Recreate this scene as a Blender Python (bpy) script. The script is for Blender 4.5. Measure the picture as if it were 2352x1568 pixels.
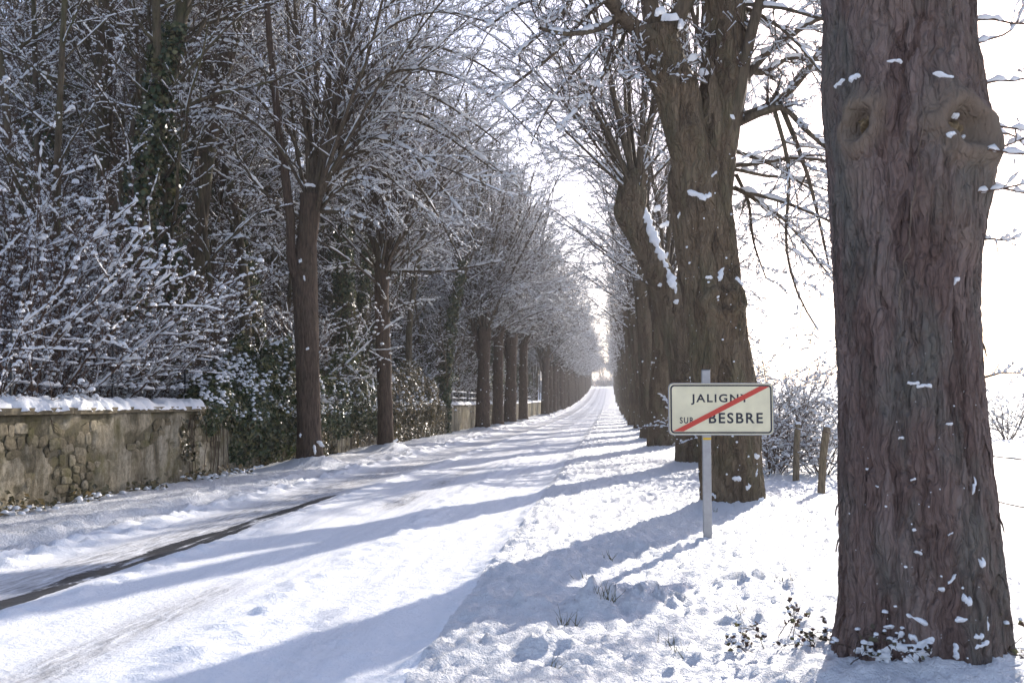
import bpy, math
import numpy as np
from mathutils import Matrix, Vector

for o in list(bpy.data.objects):
    bpy.data.objects.remove(o, do_unlink=True)
scene = bpy.context.scene
COL = scene.collection
PI = math.pi
rad = math.radians

# ------------------------------------------------------------------ camera
CAM_H = 1.45
PITCH, YAW = rad(3.53), rad(5.59)
cam_d = bpy.data.cameras.new('camera')
cam = bpy.data.objects.new('camera', cam_d)
COL.objects.link(cam)
cam.location = (0, 0, CAM_H)
cam.rotation_euler = (PI / 2 + PITCH, 0, YAW)
cam_d.lens, cam_d.sensor_width = 35, 36
cam_d.clip_end = 6000
cam_d.dof.use_dof = True
cam_d.dof.focus_distance = 13
cam_d.dof.aperture_fstop = 5.6
scene.camera = cam

# ------------------------------------------------------------------ sky, sun, exposure
SUN_EL, SUN_AZ = rad(20.0), rad(20.5)          # azimuth clockwise from +Y (the road's direction)
world = bpy.data.worlds.new('World')
scene.world = world
world.use_nodes = True
wn = world.node_tree.nodes
wl = world.node_tree.links
wn.clear()
sky = wn.new('ShaderNodeTexSky')
sky.sky_type = 'NISHITA'
sky.sun_disc = False
sky.sun_elevation = SUN_EL
sky.sun_rotation = SUN_AZ
sky.air_density = 0.75
sky.dust_density = 0.5
sky.ozone_density = 0.6
bg = wn.new('ShaderNodeBackground')
bg.inputs['Strength'].default_value = 0.15
wo = wn.new('ShaderNodeOutputWorld')
tint = wn.new('ShaderNodeMix')          # thin haze takes some blue out of the whole sky
tint.data_type = 'RGBA'
tint.blend_type = 'MULTIPLY'
tint.inputs[0].default_value = 1.0
tint.inputs[7].default_value = (1.14, 0.975, 0.94, 1)
wl.new(sky.outputs[0], tint.inputs[6])
wl.new(tint.outputs[2], bg.inputs[0])
wl.new(bg.outputs[0], wo.inputs[0])
sun_d = bpy.data.lights.new('sun', 'SUN')
sun_d.energy = 3.9
sun_d.angle = rad(0.53)
sun_d.color = (1.0, 0.925, 0.83)
sun = bpy.data.objects.new('sun', sun_d)
COL.objects.link(sun)
sv = Vector((math.sin(SUN_AZ) * math.cos(SUN_EL), math.cos(SUN_AZ) * math.cos(SUN_EL), math.sin(SUN_EL)))
sun.rotation_euler = sv.to_track_quat('Z', 'Y').to_euler()
sun.location = (20, 50, 40)
scene.view_settings.view_transform = 'Standard'
scene.view_settings.look = 'None'
scene.view_settings.gamma = 1
scene.view_settings.use_curve_mapping = False
scene.view_settings.exposure = 1.14
scene.render.engine = 'CYCLES'
scene.cycles.max_bounces = 4
scene.cycles.diffuse_bounces = 2
scene.cycles.transmission_bounces = 3
scene.cycles.volume_bounces = 0
scene.cycles.use_denoising = True
scene.cycles.denoiser = 'OPENIMAGEDENOISE'
scene.cycles.denoising_input_passes = 'RGB_ALBEDO_NORMAL'
scene.cycles.denoising_prefilter = 'ACCURATE'

# ------------------------------------------------------------------ photo pixel helpers (2352 x 1568 frame)
FPX = 2352 * 35 / 36
RCAM = np.array(cam.rotation_euler.to_matrix())


def ray(px, py):
    return RCAM @ np.array([(px - 1176) / FPX, -(py - 784) / FPX, -1.0])


def pix(px, py, Y):
    """world point on the vertical plane at distance Y down the road"""
    d = ray(px, py)
    return np.array([0, 0, CAM_H]) + d * (Y / d[1])


# ------------------------------------------------------------------ numpy noise
_r = np.random.default_rng(5)
PERM = np.tile(_r.permutation(512), 3)
GR3 = _r.normal(size=(512, 3))
GR3 /= np.linalg.norm(GR3, axis=1)[:, None]


def noise3(x, y, z):
    x, y, z = np.broadcast_arrays(np.asarray(x, float), np.asarray(y, float), np.asarray(z, float))
    xi, yi, zi = np.floor(x).astype(int), np.floor(y).astype(int), np.floor(z).astype(int)
    xf, yf, zf = x - xi, y - yi, z - zi
    u, v, w = [t * t * t * (t * (t * 6 - 15) + 10) for t in (xf, yf, zf)]
    out = 0
    for dx in (0, 1):
        for dy in (0, 1):
            for dz in (0, 1):
                h = PERM[(PERM[(PERM[(xi + dx) & 511] + yi + dy) & 511] + zi + dz) & 511]
                g = GR3[h]
                dot = g[..., 0] * (xf - dx) + g[..., 1] * (yf - dy) + g[..., 2] * (zf - dz)
                out = out + dot * (u if dx else 1 - u) * (v if dy else 1 - v) * (w if dz else 1 - w)
    return out * 1.5


def fbm(x, y, z=0.0, oct=3, gain=0.5):
    s, a, f = 0, 1, 1
    for k in range(oct):
        s = s + a * noise3(x * f + 17.3 * k, y * f - 9.1 * k, z * f + 4.7 * k)
        a *= gain
        f *= 2.03
    return s


def sstep(a, b, x):
    t = np.clip((x - a) / (b - a), 0, 1)
    return t * t * (3 - 2 * t)


def norm(v):
    return v / np.maximum(np.linalg.norm(v, axis=-1, keepdims=True), 1e-9)


# ------------------------------------------------------------------ mesh helpers
def mk_mesh(name, V, F, mat=None, smooth=True, attrs=None):
    V = np.asarray(V, np.float32).reshape(-1, 3)
    F = np.asarray(F, np.int32)
    me = bpy.data.meshes.new(name)
    k = F.shape[1]
    n = len(F)
    me.vertices.add(len(V))
    me.vertices.foreach_set('co', V.ravel())
    me.loops.add(n * k)
    me.loops.foreach_set('vertex_index', F.ravel())
    me.polygons.add(n)
    me.polygons.foreach_set('loop_start', np.arange(n, dtype=np.int32) * k)
    me.polygons.foreach_set('loop_total', np.full(n, k, np.int32))
    me.polygons.foreach_set('use_smooth', np.full(n, bool(smooth)))
    if attrs:
        for an, av in attrs.items():
            a = me.attributes.new(an, 'FLOAT', 'POINT')
            a.data.foreach_set('value', np.asarray(av, np.float32).ravel())
    me.update(calc_edges=True)
    if mat is not None:
        me.materials.append(mat)
    return me


class MB:
    """collects quads of several pieces that form one part"""
    def __init__(s):
        s.V, s.F, s.n = [], [], 0

    def add(s, V, F):
        V = np.asarray(V, float).reshape(-1, 3)
        F = np.asarray(F, int)
        if F.shape[1] == 3:
            F = np.concatenate([F, F[:, 2:3]], 1) if False else F
        s.V.append(V)
        s.F.append(F + s.n)
        s.n += len(V)

    def box(s, c, size, R=None):
        h = np.array(size) / 2
        v = np.array([[x, y, z] for x in (-1, 1) for y in (-1, 1) for z in (-1, 1)]) * h
        if R is not None:
            v = v @ np.array(R).T
        s.add(v + np.array(c), [[0, 1, 3, 2], [4, 6, 7, 5], [0, 4, 5, 1], [2, 3, 7, 6], [0, 2, 6, 4], [1, 5, 7, 3]])

    def mesh(s, name, mat, smooth=False):
        return mk_mesh(name, np.concatenate(s.V), np.concatenate(s.F), mat, smooth)


def link(name, me, parent=None, loc=None, rot=None, scale=None):
    o = bpy.data.objects.new(name, me)
    COL.objects.link(o)
    if parent is not None:
        o.parent = parent
    if loc is not None:
        o.location = [float(v) for v in loc]
    if rot is not None:
        o.rotation_euler = rot
    if scale is not None:
        o.scale = (scale,) * 3 if isinstance(scale, (int, float)) else scale
    return o


def tag(o, label, cat, group=None):
    o['label'] = label
    o['category'] = cat
    if group:
        o['group'] = group
    return o


def empty(name, loc, rz=0.0, scale=1.0):
    o = link(name, None, None, loc, (0, 0, rz), scale)
    o.empty_display_size = 0.2
    return o


def struct(o):
    o['kind'] = 'structure'
    return o


def stuff(o):
    o['kind'] = 'stuff'
    return o


# ------------------------------------------------------------------ materials
def nt(name):
    m = bpy.data.materials.new(name)
    m.use_nodes = True
    n, l = m.node_tree.nodes, m.node_tree.links
    n.clear()
    out = n.new('ShaderNodeOutputMaterial')
    return m, n, l, out


def ramp(n, stops):
    r = n.new('ShaderNodeValToRGB')
    e = r.color_ramp.elements
    while len(e) < len(stops):
        e.new(0.5)
    for k, (p, c) in enumerate(stops):
        e[k].position = p
        e[k].color = (*c, 1)
    return r


def tex_coord(n, l, kind='Object', scale=(1, 1, 1)):
    tc = n.new('ShaderNodeTexCoord')
    mp = n.new('ShaderNodeMapping')
    mp.inputs['Scale'].default_value = scale
    l.new(tc.outputs[kind], mp.inputs[0])
    return mp.outputs[0]


def noise_node(n, l, vec, scale, detail=4, rough=0.55, dist=0.0):
    t = n.new('ShaderNodeTexNoise')
    t.inputs['Scale'].default_value = scale
    t.inputs['Detail'].default_value = detail
    t.inputs['Roughness'].default_value = rough
    t.inputs['Distortion'].default_value = dist
    if vec is not None:
        l.new(vec, t.inputs['Vector'])
    return t.outputs[0]


def mixc(n, l, fac, a, b, mode='MIX'):
    m = n.new('ShaderNodeMix')
    m.data_type = 'RGBA'
    m.blend_type = mode
    for sock, v in ((m.inputs[0], fac), (m.inputs[6], a), (m.inputs[7], b)):
        if hasattr(v, 'is_linked') or hasattr(v, 'links'):
            l.new(v, sock)
        elif isinstance(v, (int, float)):
            sock.default_value = v
        else:
            sock.default_value = (*v, 1)
    return m.outputs[2]


def math_node(n, l, op, a, b=0.0, clamp=False):
    m = n.new('ShaderNodeMath')
    m.operation = op
    m.use_clamp = clamp
    for sock, v in ((m.inputs[0], a), (m.inputs[1], b)):
        if isinstance(v, (int, float)):
            sock.default_value = v
        else:
            l.new(v, sock)
    return m.outputs[0]


def bump(n, l, h, strength, dist):
    b = n.new('ShaderNodeBump')
    b.inputs['Strength'].default_value = strength
    b.inputs['Distance'].default_value = dist
    l.new(h, b.inputs['Height'])
    return b.outputs[0]


def principled(n, l, out, color, rough=0.6, normal=None, metallic=0.0, spec=0.3):
    p = n.new('ShaderNodeBsdfPrincipled')
    if isinstance(color, tuple):
        p.inputs['Base Color'].default_value = (*color, 1)
    else:
        l.new(color, p.inputs['Base Color'])
    if isinstance(rough, (int, float)):
        p.inputs['Roughness'].default_value = rough
    else:
        l.new(rough, p.inputs['Roughness'])
    p.inputs['Metallic'].default_value = metallic
    p.inputs['Specular IOR Level'].default_value = spec
    if normal is not None:
        l.new(normal, p.inputs['Normal'])
    l.new(p.outputs[0], out.inputs[0])
    return p


def mat_plain(name, color, rough=0.6, metallic=0.0, spec=0.3, vary=0.15, nscale=8.0, bmp=0.0):
    m, n, l, out = nt(name)
    v = tex_coord(n, l)
    ns = noise_node(n, l, v, nscale)
    dark = tuple(c * (1 - vary) for c in color)
    lite = tuple(min(1, c * (1 + vary)) for c in color)
    r = ramp(n, [(0.3, dark), (0.7, lite)])
    l.new(ns, r.inputs[0])
    nb = bump(n, l, noise_node(n, l, v, nscale * 8), bmp, 0.01) if bmp else None
    principled(n, l, out, r.outputs[0], rough, nb, metallic, spec)
    return m


def mat_bark(name, c_dark, c_mid, c_light, moss=(0.10, 0.11, 0.06), moss_amt=0.45, fine=38.0, bstr=0.8, bdist=0.03):
    m, n, l, out = nt(name)
    v = tex_coord(n, l, 'Object', (1, 1, 0.16))
    ridg = noise_node(n, l, v, fine, 5, 0.62, 0.4)
    r = ramp(n, [(0.30, c_dark), (0.48, c_mid), (0.72, c_light)])
    l.new(ridg, r.inputs[0])
    v2 = tex_coord(n, l, 'Object', (1, 1, 0.45))
    big = noise_node(n, l, v2, 2.6, 4, 0.6)
    mr = ramp(n, [(0.48, (0, 0, 0)), (0.66, (1, 1, 1))])
    l.new(big, mr.inputs[0])
    mf = math_node(n, l, 'MULTIPLY', mr.outputs[0], moss_amt)
    mossv = mixc(n, l, 0.6, r.outputs[0], moss)
    c = mixc(n, l, mf, r.outputs[0], mossv)
    nb = bump(n, l, ridg, bstr, bdist)
    principled(n, l, out, c, 0.85, nb, spec=0.15)
    return m


def mat_bark_plates(name, c_dark, c_mid, c_light, lichen, scale=15.0, squash=0.2, knot=None, lich=0.8, bd=.022):
    """bark split into upright plates: each plate has its own tint, the cracks are relief"""
    m, n, l, out = nt(name)
    v0 = tex_coord(n, l, 'Object', (1, 1, 1))
    dn = n.new('ShaderNodeTexNoise')
    dn.inputs['Scale'].default_value = 5.0
    dn.inputs['Detail'].default_value = 3
    l.new(v0, dn.inputs['Vector'])
    mad = n.new('ShaderNodeVectorMath')
    mad.operation = 'MULTIPLY_ADD'
    mad.inputs[1].default_value = (.10, .10, .10)
    l.new(dn.outputs['Color'], mad.inputs[0])
    l.new(v0, mad.inputs[2])
    mp = n.new('ShaderNodeMapping')
    mp.inputs['Scale'].default_value = (1, 1, squash)
    l.new(mad.outputs[0], mp.inputs[0])
    hs = []
    cell = None
    for sc_, w in ((scale, 1.0), (scale * 2.3, .5)):
        ve = n.new('ShaderNodeTexVoronoi')
        ve.feature = 'DISTANCE_TO_EDGE'
        ve.inputs['Scale'].default_value = sc_
        l.new(mp.outputs[0], ve.inputs['Vector'])
        mr = n.new('ShaderNodeMapRange')
        mr.interpolation_type = 'SMOOTHSTEP'
        mr.inputs[1].default_value, mr.inputs[2].default_value = 0.0, .16
        mr.inputs[4].default_value = w
        l.new(ve.outputs['Distance'], mr.inputs[0])
        hs.append(mr.outputs[0])
    vc = n.new('ShaderNodeTexVoronoi')
    vc.inputs['Scale'].default_value = scale
    l.new(mp.outputs[0], vc.inputs['Vector'])
    sep = n.new('ShaderNodeSeparateColor')
    l.new(vc.outputs['Color'], sep.inputs[0])
    fine = noise_node(n, l, mp.outputs[0], scale * 4, 6, .7)
    tone = math_node(n, l, 'ADD', math_node(n, l, 'MULTIPLY', sep.outputs[0], .45), math_node(n, l, 'MULTIPLY', fine, .75))
    r = ramp(n, [(.22, c_dark), (.55, c_mid), (.95, c_light)])
    l.new(tone, r.inputs[0])
    big = noise_node(n, l, tex_coord(n, l, 'Object', (1, 1, .4)), 3.2, 5, .65)
    mk = n.new('ShaderNodeMapRange')
    mk.inputs[1].default_value, mk.inputs[2].default_value = .47, .66
    l.new(big, mk.inputs[0])
    lv = mixc(n, l, fine, tuple(c * .6 for c in lichen), tuple(c * 1.35 for c in lichen))
    c = mixc(n, l, math_node(n, l, 'MULTIPLY', mk.outputs[0], lich), r.outputs[0], lv)
    h = math_node(n, l, 'ADD', math_node(n, l, 'ADD', hs[0], hs[1]), math_node(n, l, 'MULTIPLY', fine, .7))
    if knot:
        at = n.new('ShaderNodeAttribute')
        at.attribute_name = 'knot'
        kc = mixc(n, l, fine, tuple(c_ * .7 for c_ in knot), tuple(c_ * 1.25 for c_ in knot))
        c = mixc(n, l, math_node(n, l, 'MULTIPLY', at.outputs['Fac'], .8), c, kc)
        inv = math_node(n, l, 'SUBTRACT', 1.0, math_node(n, l, 'MULTIPLY', at.outputs['Fac'], .75))
        h = math_node(n, l, 'MULTIPLY', h, inv)
    nb = bump(n, l, h, 1.0, bd)
    principled(n, l, out, c, .88, nb, spec=.15)
    return m


def mat_snow(name, trans=0.0, bscale=30.0, bstr=0.3, bdist=0.02, col=(0.90, 0.91, 0.93)):
    m, n, l, out = nt(name)
    geo = n.new('ShaderNodeNewGeometry')
    a = noise_node(n, l, geo.outputs['Position'], bscale, 5, 0.6)
    nb = bump(n, l, a, bstr, bdist)
    p = principled(n, l, out, col, 0.55, nb, spec=0.25)
    if trans > 0:
        t = n.new('ShaderNodeBsdfTranslucent')
        t.inputs[0].default_value = (*col, 1)
        mx = n.new('ShaderNodeMixShader')
        mx.inputs[0].default_value = trans
        l.new(p.outputs[0], mx.inputs[1])
        l.new(t.outputs[0], mx.inputs[2])
        l.new(mx.outputs[0], out.inputs[0])
    return m


def mat_leaf(name, c1, c2, c3, rough=0.32):
    m, n, l, out = nt(name)
    geo = n.new('ShaderNodeNewGeometry')
    r = ramp(n, [(0.0, c1), (0.6, c2), (0.97, c3)])
    l.new(geo.outputs['Random Per Island'], r.inputs[0])
    p = principled(n, l, out, r.outputs[0], rough, spec=0.6)
    t = n.new('ShaderNodeBsdfTranslucent')
    l.new(r.outputs[0], t.inputs[0])
    mx = n.new('ShaderNodeMixShader')
    mx.inputs[0].default_value = 0.25
    l.new(p.outputs[0], mx.inputs[1])
    l.new(t.outputs[0], mx.inputs[2])
    l.new(mx.outputs[0], out.inputs[0])
    return m


M = {}
M['snow_branch'] = mat_snow('snow_on_branches', 0.30, 40, 0.25, 0.01)
M['snow_patch'] = mat_snow('snow_patch', 0.12, 40, 0.5, 0.02)
M['bark_near'] = mat_bark_plates('bark_chestnut', (0.062, 0.040, 0.034), (0.158, 0.108, 0.093), (0.250, 0.190, 0.168), (0.142, 0.138, 0.120), 13.0, .17, (0.185, 0.142, 0.105))
M['callus'] = mat_bark('knot_callus', (0.085, 0.062, 0.050), (0.165, 0.125, 0.098), (0.25, 0.195, 0.15), (0.13, 0.115, 0.08), 0.3, 24, 0.5, 0.02)
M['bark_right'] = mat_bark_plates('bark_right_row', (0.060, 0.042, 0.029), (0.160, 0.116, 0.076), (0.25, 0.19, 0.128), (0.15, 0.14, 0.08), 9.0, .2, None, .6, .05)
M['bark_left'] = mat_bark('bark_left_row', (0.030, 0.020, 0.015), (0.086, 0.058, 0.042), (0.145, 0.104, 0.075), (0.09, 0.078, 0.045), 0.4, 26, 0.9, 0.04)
M['bark_wood'] = mat_bark('bark_woodland', (0.030, 0.024, 0.016), (0.090, 0.070, 0.046), (0.15, 0.118, 0.078), (0.075, 0.085, 0.032), 0.8, 20, 0.8, 0.03)
M['limb'] = mat_bark('bark_limbs', (0.038, 0.028, 0.020), (0.095, 0.072, 0.050), (0.15, 0.115, 0.08), (0.12, 0.115, 0.06), 0.4, 22, 0.6, 0.02)
M['twig'] = mat_plain('twig_bark', (0.090, 0.058, 0.042), 0.85, vary=0.3, nscale=3, spec=.15)
M['cut'] = mat_plain('healed_knot_wood', (0.26, 0.19, 0.11), 0.85, vary=0.35, nscale=14, bmp=0.6)
M['ivy'] = mat_leaf('ivy_leaves', (0.016, 0.034, 0.012), (0.060, 0.088, 0.028), (0.22, 0.19, 0.08))
M['ivy_dry'] = mat_leaf('wall_creeper_leaves', (0.030, 0.034, 0.014), (0.12, 0.10, 0.040), (0.28, 0.20, 0.09))
M['dead_leaf'] = mat_leaf('bramble_leaves', (0.03, 0.012, 0.012), (0.07, 0.045, 0.03), (0.10, 0.10, 0.04), 0.45)
M['grass'] = mat_plain('winter_grass', (0.13, 0.12, 0.055), 0.7, vary=0.4, nscale=20)
M['galv'] = mat_plain('galvanised_steel', (0.36, 0.36, 0.37), 0.45, 0.75, 0.5, 0.12, 14)
M['post_wood'] = mat_bark('weathered_post_wood', (0.07, 0.055, 0.035), (0.17, 0.13, 0.085), (0.27, 0.21, 0.14), (0.13, 0.14, 0.06), 0.4, 40, 0.6, 0.01)
M['wire'] = mat_plain('rusty_wire', (0.11, 0.07, 0.055), 0.7, 0.5, 0.4)
M['rail'] = mat_plain('dark_iron', (0.055, 0.06, 0.065), 0.6, 0.4, 0.4)
M['cream'] = mat_plain('sign_cream_sheet', (0.74, 0.68, 0.47), 0.38, 0, 0.5, 0.13, 4)
M['black'] = mat_plain('sign_black_print', (0.022, 0.024, 0.038), 0.45, 0, 0.4, 0.1, 6)
M['red'] = mat_plain('sign_red_bar', (0.56, 0.055, 0.035), 0.42, 0, 0.4, 0.08, 6)
M['yellow'] = mat_plain('yellow_tape', (0.72, 0.45, 0.03), 0.5, 0, 0.4, 0.1, 12)


def mat_ground(name, road=False):
    m, n, l, out = nt(name)
    geo = n.new('ShaderNodeNewGeometry')
    pos = geo.outputs['Position']
    f1 = noise_node(n, l, pos, 22, 5, 0.65)
    f2 = noise_node(n, l, pos, 90, 3, 0.6)
    h = math_node(n, l, 'ADD', f1, math_node(n, l, 'MULTIPLY', f2, 0.25))
    snow = (0.90, 0.91, 0.935)
    at = n.new('ShaderNodeAttribute')
    at.attribute_name = 'bare'
    at2 = n.new('ShaderNodeAttribute')
    at2.attribute_name = 'slush'
    mp = n.new('ShaderNodeMapping')
    mp.inputs['Scale'].default_value = (14, 1.6, 1)
    l.new(pos, mp.inputs[0])
    st = noise_node(n, l, mp.outputs[0], 1.6, 5, 0.65)
    stc = n.new('ShaderNodeMapRange')
    stc.inputs[1].default_value, stc.inputs[2].default_value = 0.3, 0.75
    l.new(st, stc.inputs[0])
    sl = math_node(n, l, 'MULTIPLY', at2.outputs['Fac'], stc.outputs[0], True)
    c1 = mixc(n, l, sl, snow, (0.20, 0.19, 0.19))
    asp = ramp(n, [(0.3, (0.018, 0.018, 0.022)), (0.7, (0.07, 0.07, 0.075))])
    l.new(noise_node(n, l, pos, 60, 4, 0.7), asp.inputs[0])
    fb = math_node(n, l, 'ADD', at.outputs['Fac'], math_node(n, l, 'MULTIPLY', math_node(n, l, 'SUBTRACT', f1, 0.5), 0.9))
    fr = n.new('ShaderNodeMapRange')
    fr.inputs[1].default_value, fr.inputs[2].default_value = 0.42, 0.58
    l.new(fb, fr.inputs[0])
    c2 = mixc(n, l, fr.outputs[0], c1, asp.outputs[0])
    rg = n.new('ShaderNodeMapRange')
    rg.inputs[3].default_value, rg.inputs[4].default_value = 0.55, 0.32
    l.new(fr.outputs[0], rg.inputs[0])
    nb = bump(n, l, h, 0.6 if road else 1.0, 0.025 if road else 0.055)
    principled(n, l, out, c2, rg.outputs[0], nb, spec=0.25)
    return m


M['snow_ground'] = mat_ground('snow_ground')
M['snow_road'] = mat_ground('snow_road', True)

# ------------------------------------------------------------------ where the avenue trees stand
RX, LX = 1.78, -6.3
R_Y = [5.4, 13.8, 22.5, 31.0, 38.0, 45.0, 52.5, 60.0, 68.0, 76.0] + [84 + 8 * k for k in range(31)]
L_Y = [8.2, 20.9, 28.0, 49.3, 55.6, 64.0, 71.7, 96.7, 104.0, 111.0, 119, 127, 135, 143] + [151 + 8 * k for k in range(22)]
_j = np.random.default_rng(3)
R_POS = [(RX + (0 if k < 3 else _j.uniform(-0.18, 0.12)), y) for k, y in enumerate(R_Y)]
L_POS = [(LX + (0 if k < 4 else _j.uniform(-0.15, 0.15)), y) for k, y in enumerate(L_Y)]
L_POS[0] = (-7.0, 6.6)
R_POS[0] = (1.66, 5.45)


def zbase(X, Y):
    X, Y = np.asarray(X, float), np.asarray(Y, float)
    z = 9.4e-5 * np.clip(Y - 60, 0, 270) ** 2
    z = z + 0.10 * sstep(-5.5, -6.2, X) * 1.0
    z = z + sstep(-7.55, -8.2, X) * 0.45 + 0.06 * np.clip(-8.2 - X, 0, 60)
    z = z + 0.07 * sstep(-1.2, -0.5, X)
    z = z - 0.05 * sstep(2.2, 4.0, X)
    return z


def terrain(X, Y, fine=True):
    X, Y = np.broadcast_arrays(np.asarray(X, float), np.asarray(Y, float))
    z = zbase(X, Y) + 0
    for (tx, ty) in R_POS[:14] + L_POS[:12]:
        z = z + (0.22 if tx < 0 else 0.12) * np.exp(-(((X - tx) ** 2 + (Y - ty) ** 2) / (0.75 if tx > 0 else 0.7) ** 2))
    z = z + .05 * np.exp(-(((X - 1.62) / .75) ** 2 + ((Y - 5.0) / .42) ** 2)) * (1 + .9 * fbm(X * 4.5, Y * 4.5, 6.1, 2))
    onroad = sstep(-5.75, -5.35, X) * (1 - sstep(-1.25, -0.85, X))
    off = 1 - onroad
    # verges: lumpy trodden snow
    near = np.exp(-np.clip(Y - 8, 0, None) / 60)
    n1 = fbm(X * 1.1, Y * 1.0, 0.3, 2)
    n2 = fbm(X * 4.2, Y * 3.6, 7.1, 3, 0.55)
    n3 = fbm(X * 10.5, Y * 9.0, 2.2, 2, 0.5)
    n4 = noise3(X * 19, Y * 17, 5.2)
    clump = np.clip(n2, -0.2, 1.0)
    z = z + off * (0.028 * n1 + 0.016 * clump + 0.031 * np.clip(n3, -0.35, 1) + 0.021 * np.clip(n4, -0.3, 1))
    # broken crust along the road's right edge, wheel lines on the verge
    edge = np.exp(-((X + 0.95 + 0.10 * noise3(Y * 0.5, 0, 1)) / 0.20) ** 2)
    z = z + edge * (0.035 + 0.05 * np.clip(fbm(X * 7, Y * 6.5, 5.5, 3), -0.3, 1))
    # road
    wob = 0.10 * noise3(0, Y * 0.13, 3.3) + 0.03 * noise3(0, Y * 0.6, 1.3)
    strk = fbm(X * 9, Y * 0.45, 9.2, 2)
    crumb = np.exp(-((X + 1.5) / .8) ** 2)
    z = z + onroad * (0.007 * strk + 0.006 * n2 + 0.006 * np.clip(n3, 0.1, 1) + crumb * .03 * np.clip(n3 - .25, 0, 1) + .02 * crumb * np.clip(n4 - .3, 0, 1))
    t1, t2 = -4.55 + wob, -3.05 + wob
    z = z + 0.040 * np.exp(-((X - (-4.02 + wob)) / 0.12) ** 2) * (0.8 + 0.6 * n2 + .6 * n3)
    z = z - 0.030 * np.exp(-((X - t1) / 0.22) ** 2) - 0.016 * np.exp(-((X - t2) / 0.28) ** 2)
    z = z + 0.08 * np.exp(-((X + 5.45) / 0.24) ** 2) * (0.7 + 0.8 * n2 + .4 * n3) + 0.045 * np.exp(-((X + 5.95) / 0.2) ** 2) * (0.7 + n2)
    z = z + 0.028 * np.exp(-((X - (-2.35 + wob)) / 0.22) ** 2) * (0.5 + 1.5 * np.clip(n2 + 0.1 * n3, 0, 1))
    # tussocks and drift humps on the right verge
    for (cx, cy, a, s) in ((-0.05, 6.95, 0.10, 0.25), (0.35, 7.15, 0.07, 0.3), (-0.55, 7.0, 0.08, 0.2), (0.9, 6.4, 0.05, 0.22), (-0.35, 5.7, 0.06, 0.2), (1.1, 7.9, 0.05, 0.25), (0.35, 9.6, 0.05, 0.35), (3.1, 11.8, 0.07, 0.4)):
        z = z + a * np.exp(-((X - cx) ** 2 + (Y - cy) ** 2) / s ** 2) * (0.6 + 1.1 * n2 + .5 * n3)
    return z


def road_masks(X, Y):
    wob = 0.10 * noise3(0, Y * 0.13, 3.3) + 0.03 * noise3(0, Y * 0.6, 1.3)
    t1, t2 = -4.55 + wob, -3.05 + wob
    w = 0.22 + 0.10 * noise3(0, Y * 0.35, 8.8)
    fade = 1 - sstep(10.5, 18.5, Y + 2.5 * noise3(X * 2, Y * .7, 3.1))
    bare = np.exp(-((X - t1 - 0.15) / (w * 0.95)) ** 4) * fade * (0.86 + 1.1 * fbm(X * 4, Y * 0.7, 4.1, 3))
    far = 0.5 * sstep(60, 120, Y) * (0.6 + 0.8 * fbm(X * 1.0, Y * 0.05, 2.7, 2))
    sl = 1.25 * np.exp(-((X - t1 + 0.14) / 0.34) ** 2) * (1 - 0.6 * sstep(16, 30, Y))
    patch = np.clip(fbm(0 * X + 0.5, Y * 0.32, 6.6, 2) + 0.45, 0, 1)
    sl = sl + 2.4 * np.exp(-((X - t2) / 0.17) ** 2) * patch * (1 - 0.7 * sstep(12, 26, Y))
    sl = sl + 0.6 * np.exp(-((X + 1.75) / 0.22) ** 2) * np.clip(fbm(X, Y * 0.4, 1.6, 2), 0, 1)
    sl = sl + far * (np.exp(-((X - t1) / 0.3) ** 2) + np.exp(-((X - t2) / 0.3) ** 2) + 0.7 * np.exp(-((X + 1.9) / 0.3) ** 2))
    return np.clip(bare, 0, 1), np.clip(sl, 0, 1)


def build_ground():
    ys = [2.4]
    while ys[-1] < 420:
        y = ys[-1]
        ys.append(y + max(0.028, 0.0075 * y))
    ys = np.array([-60, -25, -8, -2, 0, 1.2] + ys + [480, 600, 800, 1200, 2000, 3500])
    RL, RR = -5.55, -1.05
    xr = np.linspace(RL, RR, 120)
    xr_out = [RR]
    while xr_out[-1] < 2.9:
        xr_out.append(xr_out[-1] + 0.032)
    st = 0.03
    while xr_out[-1] < 3000:
        st *= 1.2
        xr_out.append(xr_out[-1] + st)
    xl_out = [RL]
    while xl_out[-1] > -7.4:
        xl_out.append(xl_out[-1] - 0.055)
    st = 0.06
    while xl_out[-1] > -3000:
        st *= 1.24
        xl_out.append(xl_out[-1] - st)
    xl = np.array(xl_out[::-1])
    xo = np.array(xr_out)

    def patch(xs):
        X, Y = np.meshgrid(xs, ys)
        Z = terrain(X, Y)
        b, s = road_masks(X, Y)
        nx, ny = len(xs), len(ys)
        idx = np.arange(nx * ny).reshape(ny, nx)
        F = np.stack([idx[:-1, :-1], idx[:-1, 1:], idx[1:, 1:], idx[1:, :-1]], -1).reshape(-1, 4)
        return np.stack([X, Y, Z], -1).reshape(-1, 3), F, b.ravel(), s.ravel()

    V, F, b, s = patch(xr)
    struct(link('road', mk_mesh('road', V, F, M['snow_road'], True, {'bare': b, 'slush': s})))
    V1, F1, _, _ = patch(xl)
    V2, F2, _, _ = patch(xo)
    V = np.concatenate([V1, V2])
    F = np.concatenate([F1, F2 + len(V1)])
    struct(link('ground', mk_mesh('ground', V, F, M['snow_ground'], True, {'bare': np.zeros(len(V)), 'slush': np.zeros(len(V))})))


build_ground()


def gz(x, y):
    return float(terrain(np.array([x]), np.array([y]))[0])


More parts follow.
